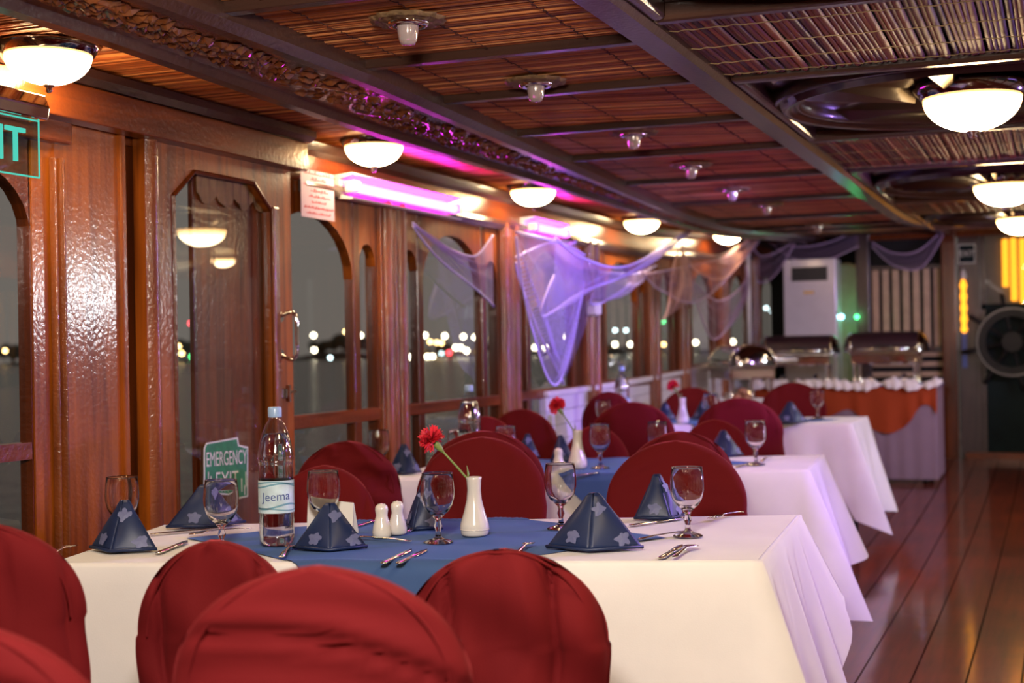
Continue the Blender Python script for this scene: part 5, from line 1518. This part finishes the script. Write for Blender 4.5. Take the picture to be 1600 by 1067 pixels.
# ================================================================== FAR END
# air conditioner
a, b = onY(1223, 406, 12.6), onY(1306, 406, 12.6); SA = sf(12.7)
ac = empty('air_conditioner', ((a.x + b.x) / 2, 12.75, SA)); w = b.x - a.x; hA = a.z - SA
obj('cabinet', MB().box(-w / 2, w / 2, -0.15, 0.15, 0.0, hA), 'ac_white', ac, bevel=0.012)
g0, g1 = onY(1237, 418, 12.6), onY(1293, 438, 12.6)
gr = obj('air_grille', MB().box(g0.x - ac.location.x, g1.x - ac.location.x, -0.156, -0.149, g1.z - SA, g0.z - SA), 'grille', ac)
for k in range(5):
    z = lin(g1.z, g0.z, (k + 0.5) / 5) - SA
    obj('louvre', MB().box(g0.x - ac.location.x + 0.005, g1.x - ac.location.x - 0.005, -0.166, -0.156, z - 0.003, z + 0.003), 'black_metal', gr)
q = onY(1264, 457, 12.6)
obj('badge', MB().box(q.x - 0.045 - ac.location.x, q.x + 0.045 - ac.location.x, -0.155, -0.149, q.z - 0.012 - SA, q.z + 0.012 - SA), 'brass', ac)
obj('lower_panel', MB().box(-w / 2 + 0.02, w / 2 - 0.02, -0.154, -0.149, 0.06, hA * 0.60), 'ac_white', ac, bevel=0.004)
tag(ac, 'tall white air conditioner cabinet in the far port corner', 'air conditioner')
# white pipe
q = onX(1168, 480, -2.5)
tag(obj('white_pipe', MB().tube([(0, 0, 0.0), (0, 0, 1.0)], 0.022, 10), 'white_paint', loc=(-2.49, min(q.y, 12.3), sf(12.3) + 0.99), smooth=True), 'white upright pipe at the far end of the window wall', 'pipe')
# arched window with green light, built as a framed pane behind the buffet
la, lb_ = onY(1307, 545, YE + 0.1), onY(1345, 545, YE + 0.1)
ln = empty('arched_window', ((la.x + lb_.x) / 2, YE + 0.1, SB)); lw = (lb_.x - la.x) / 2 + 0.02; lh = onY(1335, 412, YE + 0.1).z - SB
pts = [(-lw, 0.5)] + [(lw * math.cos(PI - PI * k / 14), lh - 0.12 + 0.12 * math.sin(PI * k / 14)) for k in range(15)] + [(lw, 0.5)]
obj('green_pane', MB().add([(x, 0, z) for x, z in pts], [tuple(range(len(pts)))]), 'arch_glass', ln)
obj('gilt_frame', MB().tube([(x, -0.012, z) for x, z in pts] , 0.014, 8), 'brass', ln, smooth=True)
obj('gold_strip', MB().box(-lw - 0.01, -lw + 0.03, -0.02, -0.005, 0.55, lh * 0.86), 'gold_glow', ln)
obj('stand', MB().box(-lw, lw, -0.02, 0.02, 0.0, 0.5), 'black_metal', ln)
tag(ln, 'arched green-lit window glass between the air conditioner and the post', 'lantern')
for (px, py, mt, lb) in ((1315, 495, 'led_blue', 'small blue-white light before the green glass'), (1339, 495, 'led_green', 'bright green light before the green glass')):
    q = onY(px, py, YE - 0.05); r = empty('party_light', q)
    obj('bulb', MB().lathe([(0.003, -0.022), (0.016, -0.014), (0.022, 0.0), (0.016, 0.014), (0.003, 0.022)], 14), mt, r, smooth=True)
    obj('holder', MB().tube([(0, 0.02, 0), (0, 0.12, 0)], 0.012, 8), 'black_metal', r)
    point('glow', (0, -0.05, 0), (0.1, 1, 0.3) if mt == 'led_green' else (0.3, 0.7, 1), 0.6 if mt == 'led_green' else 0.2, 0.02, r)
    tag(r, lb, 'light')
# ship's wheel
q = onY(1582, 534, YE - 0.16); RW = 0.30
wh = empty('ship_wheel', (q.x, YE - 0.16, sf(YE))); zc = q.z - sf(YE)
def circ(R_, n=48): return [(R_ * math.cos(2 * PI * k / n), 0, zc + R_ * math.sin(2 * PI * k / n)) for k in range(n + 1)]
def ringx(r0, r1, th, n=48):
    rs = []
    for k in range(n + 1):
        a = 2 * PI * k / n
        rs.append([(r * math.cos(a), y, zc + r * math.sin(a)) for r, y in ((r0, -th), (r1, -th), (r1, th), (r0, th), (r0, -th))])
    return MB().rings(rs, False, False, False)
obj('rim', ringx(RW * 0.72, RW, 0.024), 'wheel_wood', wh)
obj('rim_band', ringx(RW * 0.93, RW * 0.97, 0.028), 'dull_metal', wh)
obj('hub', MB().tube([(0, -0.05, zc), (0, 0.05, zc)], 0.085, 24), 'wheel_wood', wh)
obj('hub_plate', MB().tube([(0, -0.058, zc), (0, -0.05, zc)], 0.055, 24), 'wheel_wood', wh)
for k in range(8):
    a = 2 * PI * (k + 0.25) / 8; dx, dz = math.cos(a), math.sin(a)
    prof = [(0.07, 0.014), (0.12, 0.018), (0.16, 0.011), (0.22, 0.017), (RW, 0.013), (RW + 0.02, 0.018), (RW + 0.07, 0.022), (RW + 0.11, 0.016), (RW + 0.125, 0.004)]
    obj('spoke', MB().tube([(r * dx, 0, zc + r * dz) for r, _ in prof], [b for _, b in prof], 10), 'wheel_wood', wh, smooth=True)
obj('axle', MB().tube([(0, 0.05, zc), (0, 0.13, zc)], 0.03, 12), 'chrome_dark', wh)
tag(wh, "dark wooden ship's wheel with turned handles", 'ship wheel')
# amber reflections in the door glass, modelled as glowing tubes
for i, (px, ya, yb, lb) in enumerate(((1570, 374, 448, 'amber reflection built as a glowing tube, leftmost above the wheel'), (1583, 372, 470, 'amber reflection built as a glowing tube in the middle above the wheel'), (1597, 373, 474, 'amber reflection built as a glowing tube at the right edge above the wheel'))):
    p, q = onY(px, ya, YE + 0.07), onY(px, yb, YE + 0.07)
    r = empty('amber_reflection', (p.x, YE + 0.07, q.z))
    obj('tube', MB().tube([(0, 0, 0), (0, 0, p.z - q.z)], 0.026, 10), 'amber', r, smooth=True)
    obj('tube_cap', MB().tube([(0, 0, p.z - q.z), (0, 0, p.z - q.z + 0.02)], 0.024, 10), 'brass', r)
    tag(r, lb, 'tube light', 'amber reflections built as tubes')
p, q = onY(1505, 436, YE - 0.03), onY(1507, 520, YE - 0.03)
r = empty('column_reflection', (p.x, YE - 0.035, q.z)); hL = p.z - q.z  # amber reflection in a pane, given shape as a glowing tube
obj('tube', MB().lathe([(0.012, 0.0)] + [(0.024 + 0.007 * math.sin(k * 1.9), hL * k / 16) for k in range(1, 16)] + [(0.010, hL)], 12), 'amber', r, smooth=True)
obj('top_cap', MB().lathe([(0.026, hL), (0.03, hL + 0.02), (0.02, hL + 0.07), (0.004, hL + 0.09)], 12), 'sign_white', r, smooth=True)
obj('bracket', MB().box(-0.02, 0.02, 0.0, 0.015, -0.30, 0.0), 'label_ink', r)
tag(r, 'amber reflection built as a glowing tube on the grey column', 'reflection')
p, q = onY(1497, 382, YE - 0.03), onY(1524, 411, YE - 0.03)
r = empty('small_sign', ((p.x + q.x) / 2, YE - 0.03, (p.z + q.z) / 2)); w, h = (q.x - p.x) / 2, (p.z - q.z) / 2
obj('sign_board', MB().box(-w, w, 0.0, 0.008, -h, h), 'sign_white', r)
obj('sign_face', MB().box(-w * 0.9, w * 0.9, -0.002, 0.0, -h * 0.9, h * 0.9), 'teal_dark', r)
me = text_mesh('EXIT', 0.07); map_mesh(me, lambda x, y, z: (x * 0.85, -0.004, y)); me.materials.clear(); me.materials.append(MATS['sign_white']); obj('lettering', me, None, r)
tag(r, 'small dark exit sign high on the grey column', 'sign')

# ================================================================== OUTSIDE: WATER AND FAR SHORE
DS = 430.0
fwd2 = Vector((_fh[0], _fh[1], 0)); rgt2 = Vector((_R[0], _R[1], 0))
ZWA = CAM[2] - 12.0 / FPX * DS
m = MB(); c0 = fwd2 * 0
def quad(pts): return MB().add(pts, [(0, 1, 2, 3)])
A = [fwd2 * -60 - rgt2 * 400, fwd2 * -60 + rgt2 * 400, fwd2 * (DS + 3) + rgt2 * 500, fwd2 * (DS + 3) - rgt2 * 500]
o = obj('river', quad([(p.x, p.y, ZWA) for p in A]), 'water'); tag(o, 'dark rippled river outside the windows', 'water', kind='stuff')
def far_pt(px, py, d=DS): return ond(px, py, d)
# the bank
def bank(u, v):
    x = lin(-220, 160, u); h = 1.2 + 0.8 * math.sin(u * 31) + 0.6 * math.sin(u * 77)
    p = fwd2 * (DS + 1 + v * 30) + rgt2 * x
    return (p.x, p.y, ZWA + (0.02 + h * sm(v * 3)))
o = obj('shore_bank', MB().grid(bank, 120, 6), 'land'); struct(o, 'dark far river bank')
rnd = random.Random(5)
def far_tree(px, wpx, top, lb):
    g = far_pt(px, 556, DS + 8); s = (DS + 8) / FPX; W = wpx * s; H = (556 - top) * s
    t = empty('shore_tree', (g.x, g.y, ZWA + 0.8))
    obj('trunk', MB().tube([(0, 0, 0), (0.2, 0, H * 0.5)], [0.5, 0.3], 8), 'land', t)
    m = MB()
    for q in range(9):
        c = Vector((rnd.uniform(-0.35, 0.35) * W, rnd.uniform(-1, 1), H * rnd.uniform(0.45, 0.8))); rr = rnd.uniform(0.2, 0.34) * min(W, H)
        m.lathe([(rr * math.sin(a), rr * 0.9 * -math.cos(a)) for a in [0.1 + k / 6 * (PI - 0.2) for k in range(7)]], 10, c)
    obj('crown', m, 'foliage', t)
    tag(t, lb, 'tree', 'dark trees on the far shore')
for i, (px, w, top) in enumerate(((20, 50, 528), (60, 40, 535), (290, 30, 520), (500, 36, 530), (535, 44, 520), (575, 38, 526), (690, 34, 536), (770, 30, 538), (860, 36, 540), (1000, 40, 537))):
    far_tree(px, w, top, 'dark tree silhouette on the far shore, %s from the left' % ORDN[i])
def far_house(px, wpx, top, lb):
    g = far_pt(px, 556, DS + 14); s = (DS + 14) / FPX; W = wpx * s; H = (556 - top) * s
    t = empty('shore_building', (g.x, g.y, ZWA + 0.5), TH)
    obj('walls', MB().box(-W / 2, W / 2, 0, 8, 0, H), 'building', t)
    obj('roof', MB().box(-W / 2 - 0.3, W / 2 + 0.3, -0.3, 8.3, H, H + 0.4), 'land', t)
    for k in range(max(1, int(wpx / 9))):
        x = lin(-W / 2, W / 2, (k + 0.5) / max(1, int(wpx / 9)))
        obj('window', MB().box(x - 0.45, x + 0.45, -0.05, 0.0, H * 0.4, H * 0.4 + 1.1), 'lamp_dim', t)
    tag(t, lb, 'building', 'low buildings on the far shore')
emit('lamp_dim', (1.0, 0.6, 0.25), 0.5)
for (px, w, top, lb) in ((110, 70, 540, 'low pale building on the far shore at the left'), (640, 60, 546, 'low building on the far shore behind the post'), (720, 50, 548, 'low building on the far shore under the lamp row'), (930, 60, 545, 'long low building on the far shore at the right')):
    far_house(px, w, top, lb)
SL = [(40, 523, 'lamp_white'), (8, 548, 'lamp_warm'), (298, 505, 'lamp_red'), (300, 557, 'lamp_green'), (279, 541, 'lamp_warm'), (284, 552, 'lamp_warm'), (490, 524, 'lamp_white'), (491, 547, 'lamp_white'), (516, 559, 'lamp_cool'), (563, 524, 'lamp_white'), (582, 534, 'lamp_white'), (540, 518, 'lamp_warm'),
      (664, 524, 'lamp_white'), (695, 525, 'lamp_white'), (724, 526, 'lamp_white'), (742, 527, 'lamp_white'), (757, 528, 'lamp_warm'), (672, 534, 'lamp_warm'), (682, 535, 'lamp_warm'), (690, 536, 'lamp_warm'), (640, 558, 'lamp_white'), (648, 558, 'lamp_white'), (668, 557, 'lamp_white'), (676, 557, 'lamp_white'), (712, 543, 'lamp_white'), (720, 543, 'lamp_white'), (690, 552, 'lamp_cool'), (702, 551, 'lamp_red'), (729, 548, 'lamp_white'), (756, 542, 'lamp_warm'),
      (808, 551, 'lamp_red'), (822, 542, 'lamp_warm'), (836, 543, 'lamp_white'), (852, 543, 'lamp_white'), (890, 546, 'lamp_white'), (885, 526, 'lamp_white'), (940, 539, 'lamp_white'), (961, 538, 'lamp_white'), (985, 538, 'lamp_white'), (1009, 538, 'lamp_white'), (938, 517, 'lamp_cool'), (961, 516, 'lamp_cool'), (978, 516, 'lamp_cool'), (994, 515, 'lamp_cool'), (1037, 538, 'lamp_warm'), (1087, 535, 'lamp_white'), (1130, 535, 'lamp_warm'), (1145, 534, 'lamp_white'), (1178, 478, 'lamp_warm'), (1197, 481, 'lamp_cool'), (1206, 486, 'lamp_cool')]
NMC = {'lamp_white': 'pale yellow', 'lamp_warm': 'orange', 'lamp_red': 'red', 'lamp_green': 'green', 'lamp_cool': 'bluish white'}
gm = {}
WIN = ((60, 'the pane left of the panelling'), (400, 'the strip of the sliding door glass'), (590, 'the window beside the door handle'), (780, 'the window under the near pink tube'), (912, 'the window behind the violet net'), (1045, 'the window beside the loudspeaker'), (1160, 'the tall far arch'), (2000, 'the last window by the air conditioner'))
cnt = {}
SL.sort()
for si, (px, py, mt) in enumerate(SL):
    wname = [n_ for x_, n_ in WIN if px < x_][0]
    cnt[(wname, mt)] = cnt.get((wname, mt), 0) + 1
    slabel = '%s shore lamp seen through %s, %s from left' % (NMC[mt], wname, ORDN[cnt[(wname, mt)] - 1])
    p = far_pt(px, py, DS - 1.0 - (si % 4) * 2.5)
    r = empty('shore_lamp', (p.x, p.y, ZWA))
    if mt not in gm:
        R_ = {'lamp_cool': 0.42, 'lamp_warm': 0.5}.get(mt, 0.62)
        gm[mt] = mesh_of('lantern', MB().lathe([(R_ * max(0.02, math.sin(a)), -R_ * math.cos(a)) for a in [k / 8 * PI for k in range(9)]], 14), mt, True)
    o = obj('lantern', gm[mt], None, r, loc=(0, 0, p.z - ZWA))
    obj('pole', MB().tube([(0, 0.0, 0), (0, 0, p.z - ZWA)], 0.10, 6), 'land', r)
    tag(r, slabel, 'street lamp', 'lamps on the far shore')
